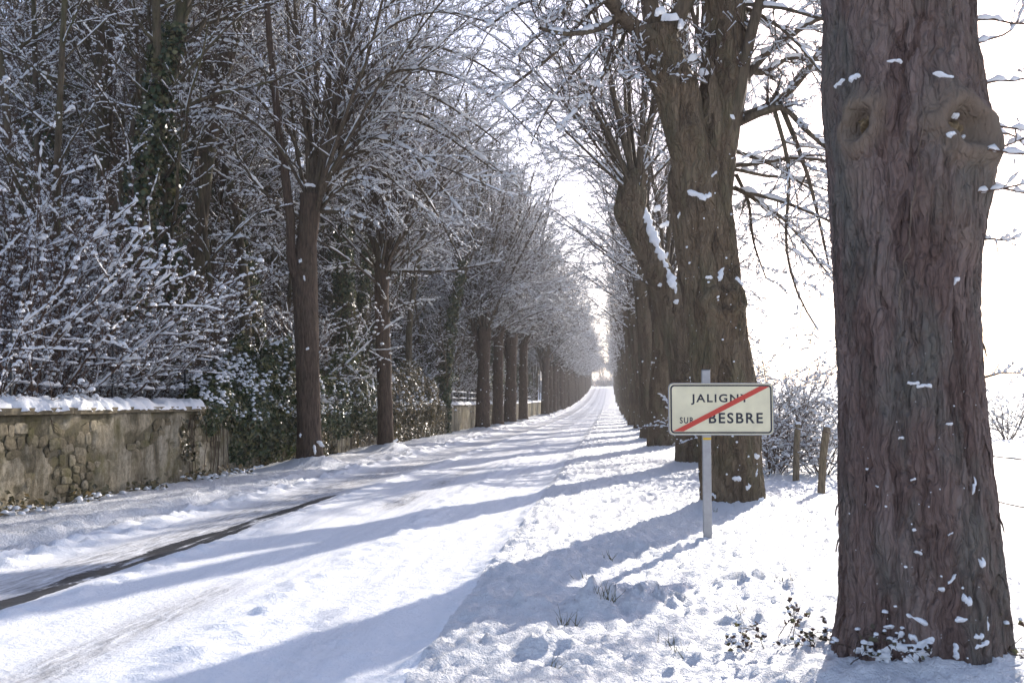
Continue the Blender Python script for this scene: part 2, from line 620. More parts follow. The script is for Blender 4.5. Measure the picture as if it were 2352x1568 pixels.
# ------------------------------------------------------------------ branch growth (vectorised)
def grow(p0, d0, L, r0, S, wander, trop0, trop1, rng, tip=0.25):
    N = len(p0)
    P = np.zeros((N, S + 1, 3))
    P[:, 0] = p0
    d = norm(d0)
    st = (L / S)[:, None]
    for k in range(S):
        f = k / max(1, S - 1)
        d = d + rng.normal(size=(N, 3)) * wander
        d[:, 2] += trop0 * (1 - f) + trop1 * f
        d = norm(d)
        P[:, k + 1] = P[:, k] + d * st
    t = np.linspace(0, 1, S + 1)[None, :]
    R = r0[:, None] * (1 - (1 - tip) * t)
    return P, R


def spawn(P, R, L, n, t0, t1, a0, a1, lf, rf, rng, shape=0.5, up=0.0, rmin=0.004, outward=None):
    N, S1, _ = P.shape
    t = (np.arange(n)[None, :] + rng.uniform(0, 1, (N, n))) / n
    t = t0 + (t1 - t0) * t
    s = t * (S1 - 1)
    i = np.clip(np.floor(s).astype(int), 0, S1 - 2)
    f = (s - i)[..., None]
    ii = np.arange(N)[:, None]
    p = P[ii, i] * (1 - f) + P[ii, i + 1] * f
    T = norm(P[ii, i + 1] - P[ii, i])
    rr = R[ii, i] * (1 - f[..., 0]) + R[ii, i + 1] * f[..., 0]
    q = norm(np.cross(T, rng.normal(size=T.shape)))
    a = rng.uniform(a0, a1, (N, n))[..., None]
    d = np.cos(a) * T + np.sin(a) * q
    d[..., 2] += up
    if outward is not None:
        d = d + outward
    Lc = L[:, None] * lf * (1 - shape * t) * rng.uniform(0.6, 1.25, (N, n))
    rc = np.maximum(rr * rf * rng.uniform(0.75, 1.1, (N, n)), rmin)
    return p.reshape(-1, 3), norm(d).reshape(-1, 3), Lc.ravel(), rc.ravel()


def tubes(sets, k=3):
    Vs, Fs, n = [], [], 0
    for item in sets:
        P, R = item[0], item[1]
        kk = item[2] if len(item) > 2 else k
        N, S1, _ = P.shape
        if N == 0:
            continue
        T = norm(np.gradient(P, axis=1))
        md = norm(P[:, -1] - P[:, 0])
        ref = np.where(np.abs(md[:, :1]) < 0.7, np.array([[1.0, 0, 0]]), np.array([[0, 1.0, 0]]))[:, None, :]
        U = norm(np.cross(T, ref))
        W = np.cross(T, U)
        th = np.arange(kk) / kk * 2 * PI
        ring = P[:, :, None, :] + R[:, :, None, None] * (np.cos(th)[None, None, :, None] * U[:, :, None, :] + np.sin(th)[None, None, :, None] * W[:, :, None, :])
        idx = n + np.arange(N * S1 * kk).reshape(N, S1, kk)
        a = idx[:, :-1, :]
        b = np.roll(a, -1, 2)
        d = idx[:, 1:, :]
        c = np.roll(d, -1, 2)
        Vs.append(ring.reshape(-1, 3))
        Fs.append(np.stack([a, b, c, d], -1).reshape(-1, 4))
        n += N * S1 * kk
    return np.concatenate(Vs), np.concatenate(Fs)


def upsample(P, R, f):
    if f == 1:
        return P, R
    N, S1, _ = P.shape
    s = np.linspace(0, S1 - 1, (S1 - 1) * f + 1)
    i = np.clip(np.floor(s).astype(int), 0, S1 - 2)
    w = (s - i)[None, :, None]
    return P[:, i] * (1 - w) + P[:, i + 1] * w, R[:, i] * (1 - w[..., 0]) + R[:, i + 1] * w[..., 0]


def snow_tubes(sets, rng, thick=0.02, relR=0.45, gap=0.25, k=4, lo=0.3, hi=0.75):
    """snow lying along the top of each branch: lumpy, with gaps, none on steep stems"""
    Vs, Fs, n = [], [], 0
    for item in sets:
        P, R, f = item[0], item[1], item[2] if len(item) > 2 else 1
        tk = item[3] if len(item) > 3 else thick
        k = item[4] if len(item) > 4 else 4
        P, R = upsample(P, R, f)
        N, S1, _ = P.shape
        if N == 0:
            continue
        T = norm(np.gradient(P, axis=1))
        hz = np.sqrt(np.clip(1 - T[..., 2] ** 2, 0, 1))
        w = sstep(lo, hi, hz)
        lump = rng.uniform(0.45, 1.6, (N, S1))
        gsel = rng.uniform(0, 1, (N, S1))
        if f > 1:
            gsel = (gsel + np.roll(gsel, 1, 1)) / 2 * 1.0
        w = w * lump * (gsel > gap)
        w[:, 0] *= 0.4
        rs = (tk + relR * np.minimum(R, 0.05)) * w
        on = rs > 1e-4
        rs = np.maximum(rs, 1e-4)
        up = np.array([0, 0, 1.0])
        U = norm(np.cross(T, up))
        W = np.cross(U, T)
        C = P + up * (np.where(on, R * 0.75 + rs * 0.35, 0)[..., None])
        wid = np.where(on, np.minimum(R, rs * 1.2) * 0.45 + rs * 0.6, 1e-4)
        th = np.arange(k) / k * 2 * PI + PI / 2
        ring = C[:, :, None, :] + (np.cos(th)[None, None, :, None] * U[:, :, None, :] * wid[:, :, None, None]
                                   + np.sin(th)[None, None, :, None] * W[:, :, None, :] * rs[:, :, None, None])
        idx = n + np.arange(N * S1 * k).reshape(N, S1, k)
        a = idx[:, :-1, :]
        b = np.roll(a, -1, 2)
        d = idx[:, 1:, :]
        c = np.roll(d, -1, 2)
        keep = (on[:, :-1] | on[:, 1:])
        Fq = np.stack([a, d, c, b], -1)[keep]
        Vs.append(ring.reshape(-1, 3))
        Fs.append(Fq.reshape(-1, 4))
        n += N * S1 * k
    V, F = np.concatenate(Vs), np.concatenate(Fs)
    used = np.zeros(len(V), bool)
    used[F.ravel()] = True
    remap = np.cumsum(used) - 1
    return V[used], remap[F]


# ------------------------------------------------------------------ trunks
def smooth_path(C, R, nz):
    C, R = np.asarray(C, float), np.asarray(R, float)
    s = np.concatenate([[0], np.cumsum(np.linalg.norm(np.diff(C, axis=0), axis=1))])
    t = np.linspace(0, s[-1], nz)
    c = np.stack([np.interp(t, s, C[:, k]) for k in range(3)], 1)
    r = np.interp(t, s, R)
    w = max(3, nz // (3 * len(C)))
    ker = np.hanning(w + 2)[1:-1]
    ker /= ker.sum()

    def sm(a):
        ap = np.concatenate([2 * a[0] - a[1:w + 1][::-1], a, 2 * a[-1] - a[-w - 1:-1][::-1]])
        return np.convolve(ap, ker, 'same')[w:-w]
    c = np.stack([sm(c[:, k]) for k in range(3)], 1)
    return c, sm(r)


def trunk(C, R, nz=60, nt=18, amp=0.02, freq=9.0, flare=0.0, seed=0.0, closed=False, lobes=5, knots=(), crack=1.0, big=0.05, mask=False):
    """tapering trunk with bark plates split by upright cracks, root flare and knots; returns V, F"""
    c, r = smooth_path(C, R, nz)
    T = norm(np.gradient(c, axis=0))
    U = norm(np.cross(np.array([[0, 1.0, 0]]), T))             # +X for an upright trunk
    W = np.cross(T, U)                                         # +Y for an upright trunk
    th = np.arange(nt) / nt * 2 * PI
    TH, Zi = np.meshgrid(th, np.arange(nz))
    rr = r[:, None] * np.ones((1, nt))
    zz = (c[:, 2] - c[0, 2])[:, None] * np.ones((1, nt))
    ux, uy = np.cos(TH) * rr, np.sin(TH) * rr
    rr0 = rr.copy()
    rr = rr * (1 + big * fbm(np.cos(TH) * 1.1 + seed, np.sin(TH) * 1.1, zz * 0.7, 2))
    if flare:
        fl = flare * np.exp(-zz / 0.28)
        lob = 0.55 + 0.45 * np.cos(TH * lobes + seed + 0.7 * np.sin(TH * 2 + seed))
        rr = rr + fl * (0.35 + lob)
    wv = 0.25 * fbm(ux * 5, uy * 5, zz * 1.6 + seed, 2)
    n = noise3(ux * freq + seed + wv, uy * freq + wv, zz * freq * 0.17)
    n2 = noise3(ux * freq * 1.9 + wv, uy * freq * 1.9 + seed, zz * freq * 0.62 + wv)
    plates = np.minimum(1, np.abs(n) * 8.0 * crack) * 0.62 + np.minimum(1, np.abs(n2) * 6.0 * crack) * 0.38
    plates = plates + 0.22 * fbm(ux * freq * 2.4, uy * freq * 2.4, zz * freq * 0.9, 3)
    km = 0 * rr
    bul = 0 * rr
    for (kt, kz, ks, kh, hole) in knots:                       # angle, height, size, bulge, hollow
        dth = (TH - kt + PI) % (2 * PI) - PI
        wob = 1 + .18 * np.sin(2 * np.arctan2(zz - kz, dth * rr0) + kt * 3) + .08 * np.sin(5 * np.arctan2(zz - kz, dth * rr0) + kt)
        dd = np.sqrt((dth * rr0) ** 2 + ((zz - kz) * 0.85) ** 2) / (ks * wob)
        bul = bul + kh * np.exp(-(dd / 1.25) ** 2 * 0.9)
        if hole:
            bul = bul + 0.55 * kh * np.exp(-((dd - 0.72) / 0.24) ** 2) - hole * np.exp(-(dd / 0.42) ** 4)
            km = np.maximum(km, np.exp(-(dd / 1.12) ** 6))
        else:
            km = np.maximum(km, .35 * np.exp(-(dd / 1.0) ** 4))
    rr = rr + bul + amp * (plates - 0.85) * (1 - .8 * km)
    V = c[:, None, :] + rr[..., None] * (np.cos(TH)[..., None] * U[:, None, :] + np.sin(TH)[..., None] * W[:, None, :])
    idx = np.arange(nz * nt).reshape(nz, nt)
    a = idx[:-1]
    b = np.roll(a, -1, 1)
    d = idx[1:]
    cc = np.roll(d, -1, 1)
    F = np.stack([a, b, cc, d], -1).reshape(-1, 4)
    V = V.reshape(-1, 3)
    if closed:
        V = np.concatenate([V, c[-1:] + T[-1:] * r[-1] * 0.25])
        top = idx[-1]
        F = np.concatenate([F, np.stack([top, np.roll(top, -1), np.full(nt, len(V) - 1), np.full(nt, len(V) - 1)], 1)])
    if mask:
        return V, F, km.ravel()
    return V, F


def fix_tri(F):
    return F


# ------------------------------------------------------------------ crowns
def crown_levels(base, rng, n2, n3, n4, l2=0.30, l3=0.42, l4=0.5, droop=-0.03, a2=(0.5, 1.15), t2=0.12, shp=0.45):
    """base: list of (P,R,L) primaries. adds three orders of side shoots"""
    out = {'p': [], 'b': [], 't': [], 'f': []}
    for (P, R, L) in base:
        out['p'].append((P, R))
        p, d, l, r = spawn(P, R, L, n2, t2, 1.0, a2[0], a2[1], l2, 0.5, rng, shp, 0.05, 0.008)
        r = np.minimum(r, 0.028)
        P2, R2 = grow(p, d, l, r, 6, 0.13, 0.03, droop, rng)
        out['b'].append((P2, R2))
        p, d, l, r = spawn(P2, R2, l, n3, 0.15, 1.0, 0.45, 1.1, l3, 0.6, rng, 0.35, 0.05, 0.005)
        r = np.minimum(r, 0.013)
        P3, R3 = grow(p, d, l, r, 3, 0.16, 0.03, 0.04, rng, 0.4)
        out['t'].append((P3, R3))
        if n4:
            p, d, l, r = spawn(P3, R3, l, n4, 0.2, 1.0, 0.4, 1.0, l4, 0.7, rng, 0.2, 0.06, 0.0035)
            P4, R4 = grow(p, d, l, np.minimum(r, 0.0075), 1, 0.18, 0.04, 0.06, rng, 0.5)
            out['f'].append((P4, R4))
    return out


def dirs(rng, n, el0, el1, az0=0, az1=2 * PI):
    az = az0 + (az1 - az0) * (np.arange(n) + rng.uniform(0.1, 0.9, n)) / n
    el = rng.uniform(el0, el1, n)
    return np.stack([np.cos(az) * np.cos(el), np.sin(az) * np.cos(el), np.sin(el)], 1)


def crown_meshes(name, lv, rng, thick=0.024, k_p=7, gap=0.42, twig_mat='twig', near=False, limb_mat='limb', fine_snow=True, lump=0):
    V, F = tubes([(P, R, k_p) for P, R in lv['p']] + [(P, R, 4) for P, R in lv['b']])
    limbs = mk_mesh(name + '_limbs', V, F, M[limb_mat])
    V, F = tubes([(P, R, 3) for P, R in lv['t'] + lv['f']])
    twigs = mk_mesh(name + '_twigs', V, F, M[twig_mat])
    f = 2 if near else 1
    st = [(P, R, 4, thick * 1.15, 5) for P, R in lv['p']] + [(P, R, 4 + 2 * lump, thick * .85, 4 - lump) for P, R in lv['b']] + [(P, R, 2 + lump, thick * 0.55, 3) for P, R in lv['t']]
    if fine_snow:
        st += [(P[::4], R[::4], 1, thick * 0.36, 3) for P, R in lv['f']]
    V, F = snow_tubes(st, rng, gap=gap)
    snow = mk_mesh(name + '_snow', V, F, M['snow_branch'])
    return limbs, twigs, snow


def lime_base(rng, heads, n_up, n_arch, up_len, arch_len, up_el=(1.1, 1.45), arch_el=(0.35, 0.9), r_up=0.07, r_ar=0.036, droop=-0.16, az=(0, 2 * PI), lean=(0, 0, 0)):
    """heads: list of (point, radius): upright poles and arching side limbs from a pollard head"""
    out = []
    for (hp, hr) in heads:
        hp = np.asarray(hp, float)
        d = dirs(rng, n_up, *up_el) + np.asarray(lean)
        L = rng.uniform(*up_len, n_up)
        p0 = hp + d * np.array([hr, hr, 0.02]) * 0.7 - np.array([0, 0, 0.15])
        r = r_up * rng.uniform(0.6, 1.25, n_up)
        P, R = grow(p0, d, L, r, 14, 0.045, 0.03, 0.03, rng, 0.16)
        out.append((P, R, L))
        d = dirs(rng, n_arch, *arch_el, *az) + np.asarray(lean)
        L = rng.uniform(*arch_len, n_arch)
        p0 = hp + norm(d) * hr * 0.6 - np.array([0, 0, 1.0]) * rng.uniform(0.0, 0.9, (n_arch, 1))
        r = r_ar * rng.uniform(0.7, 1.3, n_arch)
        P, R = grow(p0, d, L, r, 12, 0.06, 0.02, droop, rng, 0.2)
        out.append((P, R, L))
    return out


TOTAL = {}


def add_tree(name, loc, parts, label, cat='tree', group=None, rz=0.0, scale=1.0):
    root = empty(name, loc, rz, scale)
    tag(root, label, cat, group)
    for it in parts:
        o = link(it[0], it[1], root, *it[2:])
        if it[0] in ('twigs', 'snow', 'ivy_leaves', 'snow_flecks'):
            stuff(o)
    return root


# ---- snow patch lumps, shared meshes
def patch_mesh(seed):
    """lobed pad of snow: a few merged blobs, edge tucked under"""
    rng = np.random.default_rng(seed + 40)
    n = 25
    g = np.linspace(-1, 1, n)
    X, Y = np.meshgrid(g, g)
    H = 0 * X
    p = np.array([rng.uniform(-.55, -.3), rng.uniform(-.4, .4)])
    for k in range(7):
        s_ = rng.uniform(.13, .27)
        H += np.exp(-((X - p[0]) ** 2 + (Y - p[1]) ** 2) / s_ ** 2)
        a = rng.uniform(-1.5, 1.2)
        p = p + .27 * np.array([math.cos(a), math.sin(a)])
        p = np.clip(p, -.62, .62)
    H += .22 * fbm(X * 3.3, Y * 3.3, seed * 2.7, 2)
    thr = .34
    inside = H > thr
    Z = np.where(inside, .18 + .62 * (np.clip(H, thr, 1.4) - thr) ** .6, -.22)
    idx = np.arange(n * n).reshape(n, n)
    Q = np.stack([idx[:-1, :-1], idx[:-1, 1:], idx[1:, 1:], idx[1:, :-1]], -1).reshape(-1, 4)
    ins = inside.ravel()
    Q = Q[ins[Q].any(1)]
    # pull rim vertices in towards the outline so that the edge is rounded
    V = np.stack([X, Y, Z], -1).reshape(-1, 3)
    used = np.unique(Q)
    re = np.full(n * n, -1)
    re[used] = np.arange(len(used))
    return mk_mesh('snow_patch', V[used], re[Q], M['snow_patch'])


PATCH = [patch_mesh(s) for s in range(7)]


def basis(nrm, upv=(0, 0, 1)):
    z = Vector(nrm).normalized()
    x = Vector(upv).cross(z)
    if x.length < 1e-3:
        x = Vector((1, 0, 0))
    x.normalize()
    y = z.cross(x)
    return Matrix((x, y, z)).transposed()


def put_patch(parent, p, nrm, w, h, k, roll=0.0, depth=None):
    """p and nrm in the parent's space"""
    o = link('snow_patch', PATCH[k % 7], parent)
    B = basis(nrm).to_4x4() @ Matrix.Rotation(roll, 4, 'Z')
    dep = depth if depth is not None else 0.35 * min(w, h) + 0.010
    o.matrix_local = Matrix.Translation(Vector([float(v) for v in p])) @ B @ Matrix.Diagonal((w / 2, h / 2, dep, 1))
    return o


def flecks(rng, pts, nrms, size):
    """many small snow flecks stuck in the bark, one part"""
    V, F = [], []
    n = 0
    for p, q, s in zip(pts, nrms, size):
        q = norm(np.asarray(q))
        x = norm(np.cross([0, 0, 1.0], q))
        y = np.cross(q, x)
        a = rng.uniform(0, 6.3)
        k = 6
        ring = [p + s * rng.uniform(0.5, 1.1) * (math.cos(a + i / k * 6.283) * x + 0.8 * math.sin(a + i / k * 6.283) * y) - q * s * 0.3 for i in range(k)]
        mid = [p + s * 0.55 * (math.cos(a + i / k * 6.283) * x + math.sin(a + i / k * 6.283) * y) + q * s * 0.35 for i in range(k)]
        V += ring + mid
        for i in range(k):
            j = (i + 1) % k
            F.append([n + i, n + j, n + k + j, n + k + i])
        F.append([n + k, n + k + 1, n + k + 2, n + k + 3])
        F.append([n + k, n + k + 3, n + k + 4, n + k + 5])
        n += 2 * k
    return mk_mesh('snow_flecks', np.array(V), F, M['snow_patch'])


ORD = ['first', 'second', 'third', 'fourth', 'fifth', 'sixth', 'seventh', 'eighth', 'ninth', 'tenth', 'eleventh', 'twelfth', 'thirteenth', 'fourteenth', 'fifteenth', 'sixteenth', 'seventeenth', 'eighteenth', 'nineteenth', 'twentieth']

# ------------------------------------------------------------------ right row, nearest tree: the great trunk beside the sign
def loc_on(px, py, Y, base):
    return pix(px, py, Y) - np.asarray(base)


def great_tree():
    bx, by = R_POS[0]
    base = np.array([bx, by, gz(bx, by) - 0.12])
    prof = [(1560, 2112, 205), (1480, 2116, 198), (1400, 2118, 191), (1200, 2108, 182), (900, 2090, 168), (700, 2078, 166), (500, 2070, 168), (250, 2064, 172), (0, 2060, 175)]
    C, R = [], []
    for (py, cx, hw) in prof:
        C.append(loc_on(cx, py, by, base))
        R.append(hw * 0.905 / FPX * by)
    C.insert(0, np.array([C[0][0], 0, -0.25]))
    R.insert(0, R[0])
    top_lo = C[-1].copy()
    C += [np.array([C[-1][0] - 0.02, 0.02, 4.3])]
    R += [R[-1]]
    tc = math.atan2(-by, -bx)
    kn = [(tc - 0.46, 3.06, 0.125, 0.055, 0.085), (tc - 0.55, 2.80, 0.09, 0.030, 0), (tc + 0.78, 3.0, 0.165, 0.075, 0.11),
          (tc + 1.28, 2.86, 0.22, 0.085, 0), (tc + 1.05, 3.36, 0.12, 0.04, 0), (tc + 0.55, 2.62, 0.12, 0.03, 0), (tc - 1.3, 3.3, 0.16, 0.02, 0), (tc + 0.1, 3.9, 0.3, 0.04, 0), (tc + 0.9, 2.45, 0.1, 0.03, 0)]
    NZ, NT = 330, 330
    V, F, KM = trunk(C, R, NZ, NT, 0.026, 11.0, 0.06, 2.0, lobes=6, knots=kn, crack=0.9, big=0.035, mask=True)
    # keep the dense rings where they show: the upper part is coarser
    root = empty('avenue_tree', base)
    tag(root, 'great thick trunk at the right with two healed knots, nearest the camera', 'tree', 'right row avenue trees')
    link('trunk', mk_mesh('great_trunk', V, F, M['bark_near'], True, {'knot': KM}), root)
    Vu, Fu = trunk([np.array([C[-1][0], .02, 4.05]), np.array([C[-1][0] - .06, .05, 5.4]), np.array([C[-1][0] - .12, .1, 7.4])], [R[-1] * .99, .37, .36], 60, 60, .03, 11.0, 0, 2.0, closed=True)
    link('upper_trunk', mk_mesh('great_upper_trunk', Vu, Fu, M['bark_near']), root)
    Vg = V.reshape(NZ, NT, 3)
    zc = Vg[:, :, 2].mean(1)

    def surf(px, py):
        z = loc_on(px, py, by, base)[2]
        i = int(np.argmin(abs(zc - z)))
        ring = Vg[i]
        # facing half, matched on the picture's horizontal
        rel = ring + base
        cc = (rel - np.array([0, 0, CAM_H])) @ RCAM
        sx = 1176 + FPX * cc[:, 0] / -cc[:, 2]
        d = np.where(cc[:, 2] > cc[:, 2].mean(), abs(sx - px), 1e9)
        j = int(np.argmin(d))
        cen = ring.mean(0)
        nrm = norm(ring[j] - cen)
        return ring[j], nrm

    # rotten wood showing in the hollows of the healed knots
    for k, (kt, kz, ks) in enumerate(((tc - .46, 3.06, .125), (tc + .78, 3.0, .165))):
        i = int(np.argmin(abs(zc - (kz + Vg[0, :, 2].mean()))))
        j = int(round((kt % (2 * PI)) / (2 * PI) * NT)) % NT
        p = Vg[i, j]
        q = norm(p - Vg[i].mean(0))
        nr, na = 12, 28
        r_ = np.linspace(0.02, 1, nr)[:, None] * np.ones((1, na))
        a_ = (np.arange(na) / na * 2 * PI)[None, :] * np.ones((nr, 1))
        ed = 1 + .22 * np.sin(2 * a_ + k) + .14 * np.sin(5 * a_ + 2 * k)
        V2 = np.stack([r_ * ed * .42 * np.cos(a_) * ks, r_ * ed * .5 * np.sin(a_) * ks, (.022 + .045 * fbm(np.cos(a_) * r_ * 2.6, np.sin(a_) * r_ * 1.6, k + 3.5, 3) - .055 * r_ ** 3)], -1).reshape(-1, 3)
        idx = np.arange(nr * na).reshape(nr, na)
        F1 = np.stack([idx[:-1], np.roll(idx[:-1], -1, 1), np.roll(idx[1:], -1, 1), idx[1:]], -1).reshape(-1, 4)[:, ::-1]
        o = link('bare_wood', mk_mesh('bare_wood', V2, F1, M['cut']), root)
        o.matrix_local = Matrix.Translation(Vector([float(v) for v in p])) @ basis(q).to_4x4()
    sp = [(1962, 216, .09, .07, .4), (1925, 222, .10, .05, .2), (2047, 196, .085, .045, -.4), (2165, 222, .13, .06, -.25), (2220, 168, .12, .15, .6),
          (2208, 360, .05, .05, 0), (2246, 355, .05, .11, 0), (2185, 362, .05, .06, .5), (2232, 120, .06, .06, .0),
          (2117, 893, .08, .05, -.3), (2095, 880, .075, .035, .2), (2196, 665, .045, .07, .3), (2239, 1118, .035, .13, 0), (2178, 970, .04, .03, 0),
          (2110, 1245, .05, .035, 0), (2260, 1280, .04, .13, .3), (2190, 1300, .13, .05, .5), (2216, 1328, .05, .11, .1), (2160, 1325, .05, .06, 0),
          (2085, 1385, .15, .06, -.5), (2035, 1410, .06, .035, .3), (2095, 1425, .05, .07, .2), (2210, 1395, .12, .09, 0), (2272, 1400, .10, .12, .5),
          (2010, 1470, .12, .06, .2), (2060, 1455, .16, .08, .1), (2105, 1478, .11, .16, .1), (2170, 1480, .12, .07, -.2), (1995, 1520, .07, .11, 0), (2250, 1440, .12, .07, .2), (2180, 1210, .03, .025, 0), (2015, 1100, .03, .025, 0), (2070, 1000, .03, .03, 0), (2095, 1090, .03, .025, 0), (2190, 310, .05, .05, 0)]
    rq = np.random.default_rng(71)
    for _ in range(12):
        sp.append((rq.uniform(1960, 2260), rq.uniform(1400, 1550), rq.uniform(.03, .10), rq.uniform(.03, .09), rq.uniform(-1, 1)))
    for k, (px, py, w, h, rl) in enumerate(sp):
        p, q = surf(px, py)
        qq = norm(q + np.array([0, 0, 0.35]))
        g_ = 1.5 if py > 1440 else 1.2
        put_patch(root, p - q * 0.006, qq, w * g_, h * g_, k, rl, depth=0.020 * g_)
    rng = np.random.default_rng(8)
    P, Q, S = [], [], []
    for _ in range(70):
        px, py = rng.uniform(1935, 2250), 1560 - abs(rng.normal()) * 330
        if py < 30:
            continue
        p, q = surf(px, py)
        P.append(p), Q.append(q), S.append(.003 + .012 * rng.uniform() ** 3)
    stuff(link('snow_flecks', flecks(rng, P, Q, S), root))
    # thin climber stem up the bark
    path = [(2118, 300), (2110, 420), (2095, 500), (2085, 600), (2070, 660), (2066, 735)]
    pts = []
    for (x0, y0), (x1, y1) in zip(path[:-1], path[1:]):
        for f in np.linspace(0, 1, 7)[:-1]:
            p, q = surf(x0 + (x1 - x0) * f + rng.normal() * 2, y0 + (y1 - y0) * f)
            pts.append(p + q * 0.006)
    cl = np.array(pts)[None]
    V1, F1 = tubes([(cl, np.full(cl.shape[:2], 0.0035), 5)])
    link('climber_stem', mk_mesh('climber', V1, F1, M['callus']), root)
    # loose strips of bark at the edges of the trunk
    for (px, py, ln, side) in ((2253, 780, .10, 1), (2262, 1000, .16, 1), (2262, 950, .12, 1), (1930, 1215, .10, -1), (1928, 1140, .09, -1), (1912, 470, .06, -1), (2293, 1180, .09, 1), (2300, 1300, .07, 1), (1933, 1400, .08, -1)):
        p, q = surf(px - side * 6, py)
        x = np.array([0.96, -0.27, 0]) * side
        a = p + x * 0.004
        tip = a + np.array([0, 0, -ln]) + x * 0.030
        t = np.array([0, 1.0, 0]) * 0.012
        mid = (a + tip) / 2 + x * 0.006
        V1 = [a - t, a + t, mid - t * .8, mid + t * .8, tip - t * .2, tip + t * .2]
        V1 = np.array(V1 + [v + x * 0.005 for v in V1])
        mb = MB()
        mb.add(V1, [[0, 1, 3, 2], [2, 3, 5, 4], [6, 8, 9, 7], [8, 10, 11, 9], [0, 2, 8, 6], [2, 4, 10, 8], [1, 7, 9, 3], [3, 9, 11, 5]])
        link('loose_bark', mb.mesh('loose_bark', M['bark_near']), root)
    # epicormic shoots at the right of the knots, and a low branch above
    rng = np.random.default_rng(21)
    st = [((2262, 330), (1.0, 0.4, 0.30), .85), ((2268, 390), (1, .5, .02), .95), ((2255, 420), (1, 0.3, -.25), .8), ((2255, 215), (1, .5, .25), 1.0), ((2245, 470), (1, .6, -.1), .6), ((2240, 130), (1, .6, .4), 1.1), ((2235, 60), (1, .3, .1), 1.2), ((2262, 365), (1, .1, .6), .7), ((2262, 560), (1, .2, .1), .25), ((2268, 870), (1, .2, .3), .22), ((2255, 300), (1, .9, .1), 1.0)]
    p0 = np.array([surf(px, py)[0] for (px, py), _, _ in st])
    d0 = np.array([d for _, d, _ in st], float)
    L = np.array([l for _, _, l in st])
    P1, R1 = grow(p0, d0, L, np.full(len(L), 0.007), 8, 0.13, 0.0, 0.05, rng, 0.4)
    p, d, l, r = spawn(P1, R1, L, 5, 0.2, 1, 0.5, 1.0, 0.42, 0.6, rng, 0.4, 0.05, 0.0025)
    P2, R2 = grow(p, d, l, r, 5, 0.16, 0.02, 0.06, rng, 0.5)
    p, d, l, r = spawn(P2, R2, l, 3, 0.3, 1, 0.5, 1.0, 0.45, 0.7, rng, 0.3, 0.05, 0.0022)
    P3, R3 = grow(p, d, l, r, 3, 0.16, 0.02, 0.06, rng, 0.7)
    V1, F1 = tubes([(P1, R1, 5), (P2, R2, 4), (P3, R3, 3)])
    stuff(link('shoots', mk_mesh('shoots', V1, F1, M['twig']), root))
    V1, F1 = snow_tubes([(P1, R1, 3, 0.011), (P2, R2, 2, 0.007)], rng, gap=0.45)
    stuff(link('shoot_snow', mk_mesh('shoot_snow', V1, F1, M['snow_branch']), root))
    return root, np.array([C[-1][0] - .12, .1, 7.3])


GREAT, GREAT_TOP = great_tree()

# ------------------------------------------------------------------ shared crowns and trunks of the avenue
def lime_variant(seed, hh, heads, n_up, n_arch, up_len, arch_len, n2=11, n3=5, n4=3, **kw):
    rng = np.random.default_rng(seed)
    th = kw.pop('thick', 0.026)
    near = kw.pop('near', False)
    base = lime_base(rng, heads, n_up, n_arch, up_len, arch_len, **kw)
    lv = crown_levels(base, rng, n2, n3, n4)
    return crown_meshes('lime%d' % seed, lv, rng, th, near=near)


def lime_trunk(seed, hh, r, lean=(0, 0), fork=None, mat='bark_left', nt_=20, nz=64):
    rng = np.random.default_rng(seed)
    C = [(0, 0, -0.3), (0, 0, 0.3), (lean[0] * .4, lean[1] * .4, hh * .45), (lean[0] * .8, lean[1] * .8, hh * .8), (lean[0], lean[1], hh)]
    R = [r * 1.12, r * 1.08, r * .93, r * .9, r * 1.05]
    kn = [(rng.uniform(0, 6.3), rng.uniform(1.2, hh), 0.13, 0.06, 0.03) for _ in range(6)]
    V, F = trunk(C, R, nz, nt_, 0.03, 7.0, 0.10, seed * 1.7, closed=True, knots=kn, big=0.09)
    Vs, Fs = [V], [F]
    if fork:
        for (z0, dx, dy, z1, fr) in fork:
            Cf = [(lean[0] * z0 / hh, lean[1] * z0 / hh, z0 - 0.25), (dx * .6, dy * .6, z0 + (z1 - z0) * .35), (dx, dy, z1)]
            V2, F2 = trunk(Cf, [fr, fr * .9, fr * .85], 26, 14, 0.02, 7, 0, seed + 3.1, closed=True)
            Fs.append(F2 + sum(len(v) for v in Vs))
            Vs.append(V2)
    return mk_mesh('lime_trunk%d' % seed, np.concatenate(Vs), np.concatenate(Fs), M[mat])


UPK = dict(up_el=(1.15, 1.5), r_up=0.075, thick=0.021)
CROWN = [lime_variant(31, 0, [((0, 0, 0), 0.28)], 10, 13, (6.5, 10.0), (3.2, 5.6), 13, 6, 4, **UPK),
         lime_variant(35, 0, [((0, 0, 0), 0.28)], 1, 9, (6.0, 8.0), (6.0, 8.5), 15, 6, 4, arch_el=(0.75, 1.15), az=(-1.2, 1.2), r_ar=.045, up_el=(1.15, 1.5), r_up=.06, droop=-.10, thick=.018),
         lime_variant(41, 0, [((0, 0, 0), 0.28)], 7, 6, (6.0, 9.5), (2.6, 4.6), 10, 6, 4, arch_el=(0.45, 1.0), droop=-.10, **UPK),
         lime_variant(43, 0, [((0, 0, 0), 0.28)], 1, 7, (4.0, 6.0), (2.6, 4.6), 13, 6, 5, arch_el=(-0.6, 0.3), az=(-1.15, 1.15), **UPK)]
TRUNK_L = [lime_trunk(31, 5.4, 0.36, (0.1, 0), [(3.5, -0.5, 0.2, 5.8, 0.17)]),
           lime_trunk(33, 5.8, 0.33, (0, 0.1))]
